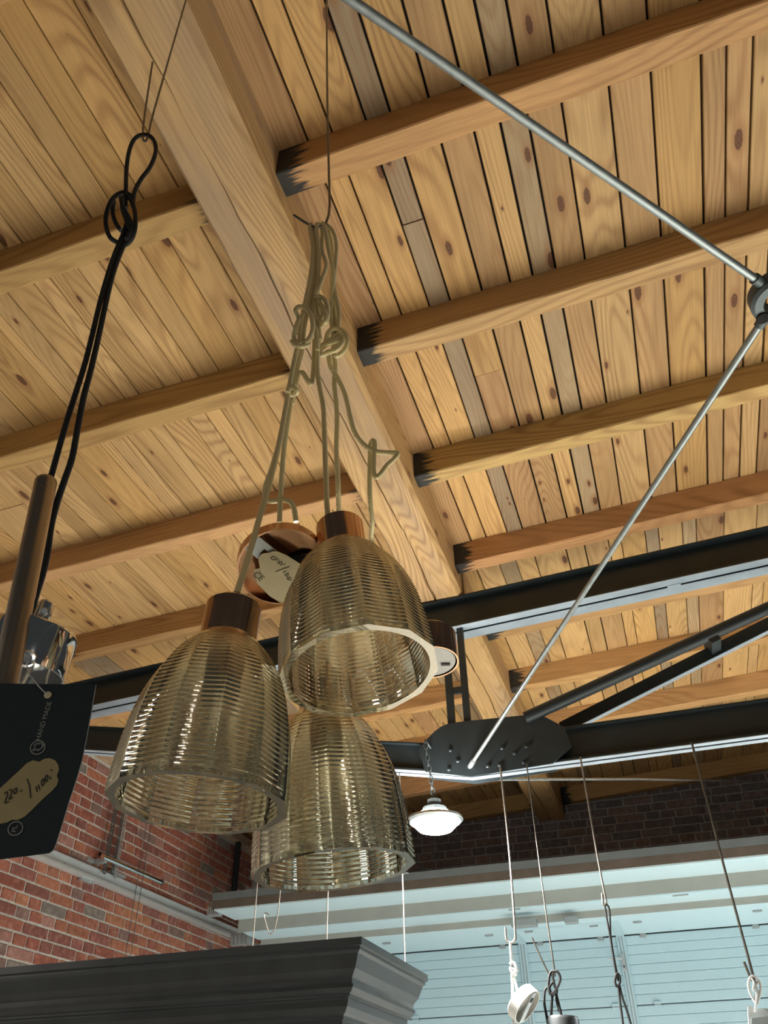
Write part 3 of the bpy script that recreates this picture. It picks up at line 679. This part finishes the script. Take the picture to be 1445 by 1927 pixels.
# narrow black loop
bl = thing('black_cord_loop', 'narrow black cord looped on a wire and knotted before the wicket door', 'cord', ony(1170, 1920, YW))
cordobj('cord', 'black_cord', bl, [(1160, 1840), (1149, 1770), (1139, 1712), (1139, 1702), (1142, 1703), (1147, 1715), (1150, 1770), (1162, 1838)], YW, .0036)
cordobj('knot', 'black_cord', bl, [(1160, 1832), (1157, 1845), (1160, 1856), (1166, 1850), (1166, 1838), (1161, 1832), (1163, 1846)], YW - .008, .0042)
cordobj('cord', 'black_cord', bl, [(1163, 1852), (1166, 1880), (1170, 1910), (1176, 1960)], YW, .004)
cordobj('cord', 'black_cord', bl, [(1165, 1852), (1172, 1880), (1182, 1910), (1196, 1960)], YW, .004)
# clear cord with white bag
wbg = thing('bagged_pendant', 'pale coiled cord tied to a white wrapped parcel at the right edge', 'pendant', ony(1420, 1925, YW))
cordobj('cord', 'white_cord', wbg, [(1423, 1890), (1411, 1868), (1408, 1850), (1413, 1838), (1421, 1838), (1430, 1850), (1431, 1865), (1425, 1890)], YW - .004, .0040)
cordobj('cord', 'white_cord', wbg, [(1414, 1840), (1419, 1850), (1417, 1862), (1424, 1870), (1422, 1890), (1421, 1905)], YW - .008, .0036)
cordobj('cord', 'white_cord', wbg, [(1428, 1846), (1422, 1856), (1428, 1868), (1421, 1876), (1426, 1890)], YW - .004, .0036)
for nm, mt, pts, dy in (('wrapping', 'paper_white', [(1407, 1892), (1415, 1894), (1424, 1899), (1435, 1897), (1452, 1898), (1475, 1902), (1475, 1960), (1410, 1960)], 0), ('parcel', 'fitting_grey', [(1414, 1916), (1478, 1908), (1478, 1975), (1414, 1975)], -.012)):
    B().prism([ony(a_, b_, YW + dy) for a_, b_ in pts], (0, .06, 0)).build(nm, mt, wbg)

# ================================================================== GLASS PENDANTS
NS, SUB = 12, 8
PRF = [(0, 1.0), (.04, .999), (.2, .985), (.4, .945), (.58, .868), (.72, .765), (.83, .645), (.915, .52), (.97, .425), (1.0, .37)]
def prof(h):
    for (a_, b_), (c_, d_) in zip(PRF, PRF[1:]):
        if h <= c_:
            t = (h - a_) / (c_ - a_); i = PRF.index((a_, b_))
            m0 = (d_ - PRF[i - 1][1]) / (c_ - PRF[i - 1][0]) if i else 0
            nx = PRF[min(i + 2, len(PRF) - 1)]; m1 = (nx[1] - b_) / (nx[0] - a_); L = c_ - a_
            return (2 * t ** 3 - 3 * t * t + 1) * b_ + (t ** 3 - 2 * t * t + t) * L * m0 + (-2 * t ** 3 + 3 * t * t) * d_ + (t ** 3 - t * t) * L * m1
    return PRF[-1][1]
def shade(o, ax, r0, hgt, rot):      # sizes in layout units
    ax = ax.normalized(); u = (CR - ax * CR.dot(ax)).normalized(); v = ax.cross(u); SB = SUB + 1; n = NS * SB; vs = []; fs = []
    rows = 34 * 6; cosn = math.cos(PI / NS)
    AN = [(2 * PI / NS) * (f_ + k / SUB) for f_ in range(NS) for k in range(SB)]      # every facet keeps its own edge columns
    AM = [(2 * PI / NS) * (k / SUB - .5) for f_ in range(NS) for k in range(SB)]
    for i in range(rows + 1):
        h = i / rows; r = prof(h) * r0; rib = 0
        if .035 < h < .93: rib = .00085 / S * (.5 - .5 * math.cos(2 * PI * h * 34))
        fct = 1 if h < .85 else max(0, 1 - (h - .85) / .13)
        for k in range(n):
            an = AN[k] + rot; am = AM[k]
            rp = r * (fct * cosn / math.cos(am) * 1.025 + (1 - fct)) + rib * (.55 + .45 * math.cos(am * NS / 2)) - (.0011 / S) * fct * min(1, h / .04) * math.cos(am * NS / 2) * prof(h)
            vs.append(o + ax * (h * hgt) + (u * math.cos(an) + v * math.sin(an)) * rp)
    inn = 48; base = len(vs); th = .0042 / S
    for i in range(inn + 1):
        h = i / inn; r = prof(h) * r0 * cosn - th * (1.3 if h < .05 else 1)
        for k in range(n):
            an = AN[k] + rot; vs.append(o + ax * (h * hgt) + (u * math.cos(an) + v * math.sin(an)) * r)
    for i in range(rows):
        for k in range(n): fs.append((i * n + k, i * n + (k + 1) % n, (i + 1) * n + (k + 1) % n, (i + 1) * n + k))
    for i in range(inn):
        for k in range(n): fs.append((base + i * n + k, base + (i + 1) * n + k, base + (i + 1) * n + (k + 1) % n, base + i * n + (k + 1) % n))
    for k in range(n):
        k2 = (k + 1) % n
        fs.append((k, base + k, base + k2, k2)); fs.append((rows * n + k, rows * n + k2, base + inn * n + k2, base + inn * n + k))
    return B().add(vs, fs)
UPV = Vector((0, 0, 1)); HX = Vector((FH.y, -FH.x, 0))
def axis(lean, pitch):               # lean: top towards picture left (deg); pitch: top away from the camera
    return (UPV + HX * -math.tan(math.radians(lean)) + FH * math.tan(math.radians(pitch))).normalized()
HGT = .19 / S
def pendant(label, px, py, d, r, lean, pitch, rot):
    o = pd(px, py, d); ax = axis(lean, pitch); r0 = r / S
    HG = HGT * r / .0905; t = thing('glass_pendant', label, 'pendant lamp', o, 'ribbed glass pendants')
    shade(o, ax, r0, HG, rot).build('glass_shade', 'lustre_glass', t, smooth=True)['label'] = 'smoky gold faceted glass shade with fine ribs'
    top = o + ax * HG; c = .0315 / S; hc = .047 / S
    B().lathe([(c * .9, -.003), (c, -.001), (c, hc - .003), (c - .003, hc), (.006, hc), (.006, hc - .002), (c - .004, hc - .004), (c - .004, -.003)], top, ax, 48, closed=True).build('cap', 'copper', t, smooth=True)['label'] = 'polished copper cap'
    B().lathe([(.0055, hc - .004), (.0062, hc), (.0062, hc + .012), (.0035, hc + .013)], top, ax, 20, cap0=True).build('cord_grip', 'copper', t, smooth=True)
    B().lathe([(.0005, -.045), (.015, -.045), (.0175, -.040), (.0175, -.012), (.0205, -.010), (.0205, .003), (.0005, .004)], top, ax, 28).build('lamp_holder', 'holder_dark', t, smooth=True)
    return t, top + ax * (hc + .012), o, ax
tA, topA, oA, aA = pendant('uppermost ribbed glass pendant, its open rim tilted towards the viewer', 677, 1268, .913, .0885, 7.0, 6.5, .12)
tB, topB, oB, aB = pendant('left ribbed glass pendant hanging straight, nearest the black price tag', 372, 1515, .788, .0865, -3.2, 1.0, .30)
tC, topC, oC, aC = pendant('lowest ribbed glass pendant, lit brightly by the lamp behind it', 629, 1639, .932, .0920, 5.0, -1.0, .05)
FA, FB, FC = (v_.dot(FH) * S for v_ in (topA, topB, topC)); FHK = .865
def goldcord(name, parent, pts, f0, f1, y0=430., y1=None, r=.0039, end=None, off=0., sub=7, mat='gold_cord'):
    y1 = y1 or pts[-1][1]; P = []
    for q in pts:
        x, y = q[0], q[1]; o_ = q[2] if len(q) > 2 else 0
        t = max(-.1, min(1.05, (y - y0) / (y1 - y0))); P.append(pf(x, y, f0 + (f1 - f0) * t + off + o_))
    if end is not None: P.append(end)
    return B().tube(crom(P, sub), r / S, 10).build(name, mat, parent, smooth=True)
# left pendant: two strands from the hook, a slip knot, feed cord to the shade
fk = FHK + (FB - FHK) * .28
goldcord('cord', tB, [(585, 422), (583, 432), (588, 470), (584, 520), (574, 570), (566, 610), (563, 648)], FHK, fk, 430, 648)
goldcord('cord', tB, [(585, 422, .006), (590, 432, .006), (594, 470, .008), (592, 520, .008), (582, 572, .008), (573, 612, .008), (569, 648, .006)], FHK, fk, 430, 648)
goldcord('knot', tB, [(562, 650, -.004), (553, 636), (558, 612, -.008), (562, 600, .006), (556, 584), (565, 577), (578, 582, -.006), (587, 600, -.008), (588, 622, -.008), (580, 640, -.008), (572, 646, -.010)], fk, fk, 430, 660, off=-.006)
goldcord('knot', tB, [(549, 643), (556, 649, -.008), (568, 652, -.010), (580, 648, -.006), (578, 642, .008), (562, 643, .012), (550, 641, .006)], fk, fk, 430, 660, off=-.004)
goldcord('cord', tB, [(563, 645), (556, 668), (546, 720), (538, 765), (524, 840), (508, 905), (488, 975), (468, 1045)], fk, FB, 645, 1105, end=topB)
goldcord('cord', tB, [(570, 648, .004), (566, 668, .006), (556, 705, .006), (551, 735, .004), (545, 770), (535, 840), (530, 900), (527, 950), (526, 984)], fk, .90, 648, 984)
goldcord('cord_wrap', tB, [(541, 738, -.006), (546, 729, -.008), (554, 731, -.008), (559, 737, -.004), (553, 742, .010), (543, 742, .008)], fk, FB, 645, 1105, off=-.003)
goldcord('cord', tB, [(553, 735, .006), (535, 800, .006), (512, 880, .004), (500, 915, .004), (499, 935, .002), (508, 943), (528, 941), (545, 944), (553, 957), (557, 982)], fk, .90, 648, 984)
# upper pendant
fa = FHK + (FA - FHK) * .3
goldcord('cord', tA, [(597, 421), (596, 432), (600, 480), (598, 530), (588, 580), (594, 620), (597, 660)], FHK, fa, 430, 660, off=-.004)
goldcord('cord', tA, [(598, 421, .008), (606, 432, .006), (606, 470), (614, 500, -.006), (604, 530, -.006), (595, 560), (597, 600, .006), (602, 640, .006)], FHK, fa, 430, 660)
goldcord('knot', tA, [(592, 560), (601, 558, -.008), (612, 566, -.010), (617, 585, -.008), (614, 604, -.006), (605, 613), (602, 606, .008), (608, 590, .004), (601, 570, -.004), (597, 572, .008), (600, 600, .01)], fa, fa, 430, 640, off=-.008)
goldcord('knot', tA, [(600, 566, -.006), (608, 580, -.012), (614, 596, -.012), (609, 608, -.008), (600, 604, .002)], fa, fa, 430, 640, off=-.006)
goldcord('cord', tA, [(598, 640), (597, 690), (600, 720), (608, 765), (610, 800), (612, 860), (614, 915), (615, 948)], fa, FA, 640, 965, end=topA - aA * .012 + CR * -.012)
goldcord('cord', tA, [(592, 640, .006), (590, 690, .006), (588, 712, .002), (585, 722, -.004), (578, 714, -.006), (570, 702, -.004), (562, 704), (557, 722, .002), (553, 738, .008), (549, 760, .012)], fa, fa, 430, 760)
# lowest pendant, its feed passes behind the upper cap
fc = FHK + (FC - FHK) * .3
goldcord('cord', tC, [(607, 420), (612, 430, -.004), (618, 470, -.004), (627, 520, -.004), (622, 580), (626, 630), (628, 660)], FHK, fc, 430, 660)
goldcord('cord', tC, [(607, 420, .008), (624, 432, .004), (633, 460), (631, 500), (629, 540), (637, 585), (636, 620), (632, 655)], FHK, fc, 430, 660)
goldcord('cord', tC, [(610, 422, .012), (620, 440, .012), (626, 480, .01), (624, 540, .008), (630, 600, .006), (630, 650, .004)], FHK, fc, 430, 660)
goldcord('knot', tC, [(612, 645), (618, 625, -.006), (632, 618, -.008), (648, 626, -.006), (653, 645, -.002), (645, 662, .002), (632, 670, .002), (628, 662, .008), (640, 648, .01), (645, 636, -.002), (636, 630, -.010), (620, 640, -.012), (606, 650, -.008), (598, 663, -.004), (610, 668, -.004), (622, 660, -.008)], fc, fc, 430, 660, off=-.008)
goldcord('knot', tC, [(598, 664, -.002), (612, 650, -.012), (630, 642, -.014), (642, 634, -.010), (644, 644, -.012), (632, 658, -.014), (616, 664, -.010), (604, 668, -.004)], fc, fc, 430, 660, off=-.008)
goldcord('cord', tC, [(626, 655), (631, 690), (629, 720), (634, 780), (633, 850), (636, 910), (637, 950, .015), (638, 1000, .03), (640, 1100, .01)], fc, FC, 655, 1250, off=.006, end=topC)
goldcord('cord', tC, [(617, 660), (622, 690), (636, 713), (650, 745), (659, 785), (668, 815), (684, 836), (706, 849), (730, 852), (748, 853), (743, 862), (728, 876), (716, 892), (707, 898), (703, 885), (704, 855), (705, 835), (701, 829, .006), (697, 840, .010), (696, 880, .008), (696, 930, .012), (700, 980, .03), (706, 1040, .06)], fc, FC + .02, 655, 1180, end=pd(790, 1190, 1.10))
# hook wire the bundle hangs on
P = [pf(*q, FHK) for q in ((612, -420), (613, -200), (615, 0), (616, 200), (619, 330), (620, 390), (615, 415), (607, 425), (592, 427), (578, 421), (553, 405))]
P[0] = Vector((P[2].x, P[2].y, roof(P[2].x) - .001)); P[1] = Vector((P[2].x, P[2].y, (P[2].z + P[0].z) / 2))
tag(B().tube(crom(P, 8), .0026 / S, 10).build('hanger_wire', 'wire_steel', smooth=True), 'long dark wire hooked under the bundle of gold cords', 'wire')

# ---- copper ceiling cups
def cup(parent, c, ax, r, h, name='ceiling_cup'):        # opening at c facing ax
    return B().lathe([(.0004, -h), (r - .004, -h), (r, -h + .004), (r, 0), (r - .0018, 0), (r - .0018, -h + .004), (.0004, -h + .003)], c, ax, 56).build(name, 'copper', parent, smooth=True)
c1 = pd(531, 1068, 1.065); vdir = -(ray(531, 1068)).normalized(); dn = Vector((0, 0, -1))
ax1 = (vdir * .80 + (dn - vdir * dn.dot(vdir)).normalized() * .52 + CR * .10).normalized()
r1 = .0585 / S
cu1 = cup(tB, c1, ax1, r1, .022 / S)
U = (onplane(600, 1105, c1, ax1) - onplane(475, 1005, c1, ax1)); U = (U - ax1 * U.dot(ax1)).normalized(); W = ax1.cross(U)
if W.dot(CD) > 0: W = -W
mid = onplane(535, 1062, c1, ax1)
bs = B(); wd = .0105
# strap with a slot near its upper end
e0, s0, s1, e1 = -r1 * .92, -r1 * .62, -r1 * .40, r1 * .92
for a0_, a1_, w0, w1 in ((e0, s0, -wd, wd), (s1, e1, -wd, wd), (s0, s1, -wd, -.0035), (s0, s1, .0035, wd)):
    bs.obox(c1 + U * (a0_ + a1_) / 2 + W * (w0 + w1) / 2 - ax1 * .002, U * (a1_ - a0_) / 2, W * (w1 - w0) / 2, ax1 * .0008)
bs.build('mounting_strap', 'galvanised', cu1)
# inner mains cable
B().tube(crom([c1 + U * r1 * .1 + W * r1 * .15 - ax1 * .012, c1 + U * r1 * .25 + W * r1 * .45 - ax1 * .008, c1 + U * r1 * .55 + W * r1 * .55 - ax1 * .006, c1 + U * r1 * .8 + W * r1 * .3 - ax1 * .01], 6), .0035, 10).build('lead', 'black_cord', cu1, smooth=True)
pl = c1 + ax1 * .0012
def onc(x, y, l=0.): return onplane(x, y, pl + ax1 * l, ax1)
LB = [(486, 1054), (488, 1046), (495, 1041), (506, 1040), (514, 1037), (524, 1038), (540, 1045), (562, 1059), (574, 1066), (586, 1078), (588, 1090), (580, 1100), (566, 1108), (552, 1109), (538, 1106), (520, 1096), (498, 1084), (490, 1076), (489, 1068)]
lbo = B().prism([onc(*q) for q in LB], ax1 * .0006).build('price_tag', 'sticker_cream', cu1)
def scribble(parent, pts, fn, r, mat='ink_black', name='handwriting'):
    return B().tube(crom([fn(*q) for q in pts], 4), r, 5).build(name, mat, parent)
fn = lambda x, y: onc(x, y, .0009)
for pts in ([(509, 1051), (514, 1047), (518, 1049), (516, 1054), (510, 1052)], [(519, 1056), (521, 1050), (525, 1055), (522, 1061)], [(526, 1058), (530, 1057), (531, 1062), (527, 1063), (526, 1058)], [(533, 1063), (537, 1061)], [(519, 1076), (532, 1071), (545, 1066)], [(533, 1078), (539, 1074)], [(536, 1082), (543, 1079), (540, 1085), (536, 1082)], [(540, 1090), (546, 1086), (548, 1092), (541, 1090)]):
    scribble(tB, pts, fn, .00035)
pp_ = onplane(486, 1086, c1 + ax1 * -.0008, ax1)
bt = B(); bt.prism([onc(*q, -.0022) for q in ((478, 1072), (490, 1068), (560, 1110), (538, 1140), (508, 1122), (484, 1098))], ax1 * .0005); bt.build('insert_sheet', 'sticker_cream', cu1)
lettering('CE', onc(484, 1083, -.0006) + U * .002, U, W, .0105, .0, 'ink_black', cu1)
# second copper cup on the right
c2 = pd(812, 1247, 1.075); ax2 = Vector((.05, -.12, -1)).normalized(); cu2 = cup(tC, c2, ax2, .036 / S, .047 / S)
v2 = (CR - ax2 * CR.dot(ax2)).normalized(); w2_ = ax2.cross(v2); w2_ = w2_ if w2_.dot(FH) > 0 else -w2_
B().lathe([(.0004, -.002), (.027, -.002), (.027, -.001), (.0004, -.001)], c2, ax2, 40).build('cover_disc', 'white_plastic', cu2)
B().obox(c2 + v2 * .016 + w2_ * .004, v2 * .005, w2_ * .002, ax2 * .0004).build('slot', 'ink_black', cu2)

# ================================================================== BLACK CORD LAMP (left)
FL = .84
bk_ = thing('black_cord_lamp', 'black cord lamp with bronze tube and chrome ceiling cup hanging at the left edge', 'pendant lamp', pf(40, 1290, .80))
def blc(name, pts, r=.0042, f=FL, mat='black_cord'):
    return B().tube(crom([pf(q[0], q[1], f + (q[2] if len(q) > 2 else 0)) for q in pts], 8), r / S, 10).build(name, mat, bk_, smooth=True)
blc('cord', [(236, 392), (237, 350), (238, 318), (243, 285), (252, 263), (266, 254), (282, 256), (292, 270), (292, 290), (282, 315), (265, 338), (253, 362), (250, 385)])
blc('knot', [(250, 370, .006), (232, 362), (214, 372, -.006), (202, 395, -.006), (199, 420, -.002), (206, 445), (220, 456, .008), (232, 462, .010), (246, 452, .002), (254, 430, -.008), (254, 400, -.008), (246, 376, -.006), (234, 370, -.004), (230, 390, -.008), (238, 415, -.010), (246, 432, -.004), (250, 445, .006)])
blc('knot', [(214, 378, .006), (212, 400, .008), (218, 420, .010), (228, 434, .010)])
blc('knot', [(228, 372, -.010), (232, 392, -.014), (242, 410, -.014), (248, 428, -.010), (238, 450, -.004)], .0046)
blc('cord', [(240, 415, -.004), (232, 440), (216, 478), (202, 520), (188, 570), (176, 620), (161, 680), (144, 735), (128, 785), (112, 840), (98, 890), (92, 910)])
blc('cord', [(246, 420, .004), (238, 448, .004), (224, 482, .004), (211, 520, .004), (198, 575, .004), (184, 640, .004), (170, 700, .004), (158, 745, .004), (147, 800, .004), (136, 860, .004), (121, 905, .006), (106, 950, .008), (96, 990, .01), (89, 1040, .012), (80, 1080, .014), (70, 1112, .018), (62, 1140, .022), (59, 1160, .024)], .0045)
t0, t1 = pf(86, 908, FL - .01), pf(6, 1300, FL - .035)
B().lathe([(.0075, .0), (.0185 * .62, .0), (.0115, .002), (.0115, .0), ], t0, (t0 - t1), 32)
dt = (t1 - t0); Ld = dt.length; rt_ = .0142 / S
tu = B().lathe([(.006, .0035), (rt_ - .0015, .0035), (rt_, .001), (rt_, -.002), (rt_ * 1.02, -Ld), (.0004, -Ld)], t0, -dt, 40); tu.build('tube', 'bronze_metal', bk_, smooth=True)
# chrome ceiling cup
cc = pf(53, 1224, FL + .022); axc = (CR * -.20 + CD * -.90 + CF * -.15).normalized()   # towards the cord
axc = (UPV + HX * .16 + FH * -.10).normalized(); rc = .051 / S
ch = B().lathe([(.0004, .0225), (rc * .96, .0225), (rc, .019), (rc, -.0225), (rc - .0016, -.0225), (rc - .0016, .017), (.0004, .020)], cc, axc, 56).build('ceiling_cup', 'chrome', bk_, smooth=True)
B().lathe([(.0004, .055), (.0065, .055), (.0085, .052), (.0085, .0225), (.0004, .0225)], cc, axc, 28).build('cord_collar', 'chrome', ch, smooth=True)
sd = (-ray(60, 1165)).normalized(); sd = (sd - axc * sd.dot(axc)).normalized()
B().lathe([(.0042, 0), (.0042, .003), (.0028, .0042), (.0004, .0042)], cc + axc * .040 + sd * .0082, sd, 16, cap0=True).build('grip_screw', 'galvanised', ch, smooth=True)
sw = onplane(54, 1241, cc + sd * rc, sd); sw = cc + axc * ((sw - cc).dot(axc)); lat = axc.cross(sd); s2_ = (onplane(54, 1241, cc + sd * rc, sd) - cc).dot(lat)
sdir = (sd * math.sqrt(max(.01, rc * rc - s2_ * s2_)) + lat * s2_).normalized()
B().lathe([(.0085, 0), (.0085, .002), (.007, .0035), (.0045, .0036), (.004, .0015), (.0004, .0015)], sw + sdir * (rc - .0005), sdir, 24, cap0=True).build('side_screw', 'chrome', ch, smooth=True)
B().lathe([(.0004, -.0235), (rc * 1.12, -.0235), (rc * 1.12, -.0238), (.0004, -.0238)], cc, axc, 48).build('clear_cover', 'clear_film', ch)
# swing tag
tp = pf(90, 1440, .775); tn = -FH; tn = (tn + CR * .06).normalized()
def ont(x, y, l=0.): return onplane(x, y, tp + tn * l, tn)
TG = [(-70, 1284), (60, 1287), (181, 1288), (172, 1340), (163, 1390), (155, 1430), (144, 1468), (130, 1510), (118, 1550), (106, 1588), (101, 1600), (94, 1605), (50, 1611), (0, 1617), (-70, 1620)]
sg = thing('price_tag', 'large black swing tag with gold price sticker tied to the chrome cup', 'tag', ont(90, 1610))
B().prism([ont(*q) for q in TG], tn * -.0006).build('card', 'tag_black', sg)
ed = B(); L = [ont(*q, .0001) for q in TG[2:12]]; ed.tube(L, .0004, 5); ed.build('card_edge', 'ink_grey', sg)
hc_ = ont(90, 1308, .0004); B().lathe([(.0032, 0), (.0032, .0006), (.0004, .0007)], hc_, tn, 20).build('eyelet', 'sticker_cream', sg)
B().tube(crom([ont(90, 1307, .001), ont(78, 1297, .004), (ont(64, 1280, .002)), pf(52, 1262, FL - .03), sw + sdir * (rc + .004)], 6), .0005, 6).build('string', 'white_cord', sg)
ST = [(-30, 1520), (0, 1484), (40, 1447), (50, 1437), (62, 1431), (74, 1434), (84, 1428), (94, 1427), (104, 1431), (110, 1440), (111, 1450), (107, 1459), (110, 1468), (107, 1478), (98, 1488), (80, 1504), (60, 1524), (46, 1537), (34, 1543), (22, 1543), (12, 1548), (2, 1550), (-10, 1548), (-30, 1540)]
B().prism([ont(*q, .0002) for q in ST], tn * .0004).build('price_sticker', 'sticker_gold', sg)
f3 = lambda x, y: ont(x, y, .0009)
for pts in ([(8, 1494), (13, 1490), (14, 1496), (9, 1511), (17, 1508)], [(17, 1488), (21, 1486), (22, 1492), (17, 1504), (24, 1500)], [(27, 1486), (31, 1483), (32, 1489), (28, 1494), (26, 1490), (27, 1486)], [(38, 1489), (42, 1487)],
            [(51, 1466), (54, 1474), (56, 1482), (58, 1502)], [(68, 1480), (70, 1490)], [(72, 1477), (75, 1486)], [(79, 1468), (82, 1466), (83, 1474), (80, 1479), (78, 1473), (79, 1468)], [(86, 1461), (89, 1459), (90, 1467), (87, 1471), (85, 1466), (86, 1461)], [(95, 1450), (99, 1449)], [(94, 1462), (96, 1466)]):
    scribble(sg, pts, f3, .0005)
ut = (ont(94, 1326) - ont(75, 1388)).normalized(); vt = tn.cross(ut); 
lettering('HAND MADE', ont(83, 1357), ut, vt, .0060, .0005, 'ink_grey', sg)
def ringpx(cx_, cy_, a_, b_, rot): return [(cx_ + a_ * math.cos(t) * math.cos(rot) - b_ * math.sin(t) * math.sin(rot), cy_ + a_ * math.cos(t) * math.sin(rot) + b_ * math.sin(t) * math.cos(rot)) for t in [2 * PI * i / 28 for i in range(28)]]
for cx_, cy_ in ((71, 1406.5), (29, 1559)):
    B().tube([ont(*q, .0006) for q in ringpx(cx_, cy_, 14.5, 12, -.6)], .0004, 5, closed=True).build('emblem_ring', 'ink_grey', sg)
for pts in ([(61, 1411), (66, 1408), (64, 1403), (66, 1400), (68, 1404), (68, 1399), (70, 1398), (71, 1402), (72, 1398), (74, 1397), (74, 1401), (78, 1397), (80, 1404), (77, 1409), (72, 1411), (68, 1410), (62, 1413), (61, 1411)], [(77, 1396), (82, 1402), (80, 1407)], [(70, 1411), (71, 1413), (73, 1411)]):
    B().tube([ont(*q, .0006) for q in pts], .0004, 5).build('hand_emblem', 'ink_grey', sg)
lettering('PL', ont(28, 1560), ut, vt, .0052, .0005, 'ink_grey', sg)
# wire hook carrying the black cord
P = [pf(*q, FL) for q in ((500, -500), (400, -160), (350, 0), (318, 110), (288, 215), (281, 246), (277, 260), (273, 266), (269, 258), (271, 225), (282, 150), (287, 117))]
zt_ = roof(P[2].x); d_ = (P[2] - P[3]); P[1] = P[2] + d_ * ((zt_ - P[2].z) / d_.z * .5); P[0] = P[2] + d_ * ((zt_ - .001 - P[2].z) / d_.z)
tag(B().tube(crom(P, 8), .0023 / S, 10).build('hanger_wire', 'wire_steel', smooth=True), 'slanting dark wire with a long hook carrying the black cord loop', 'wire')
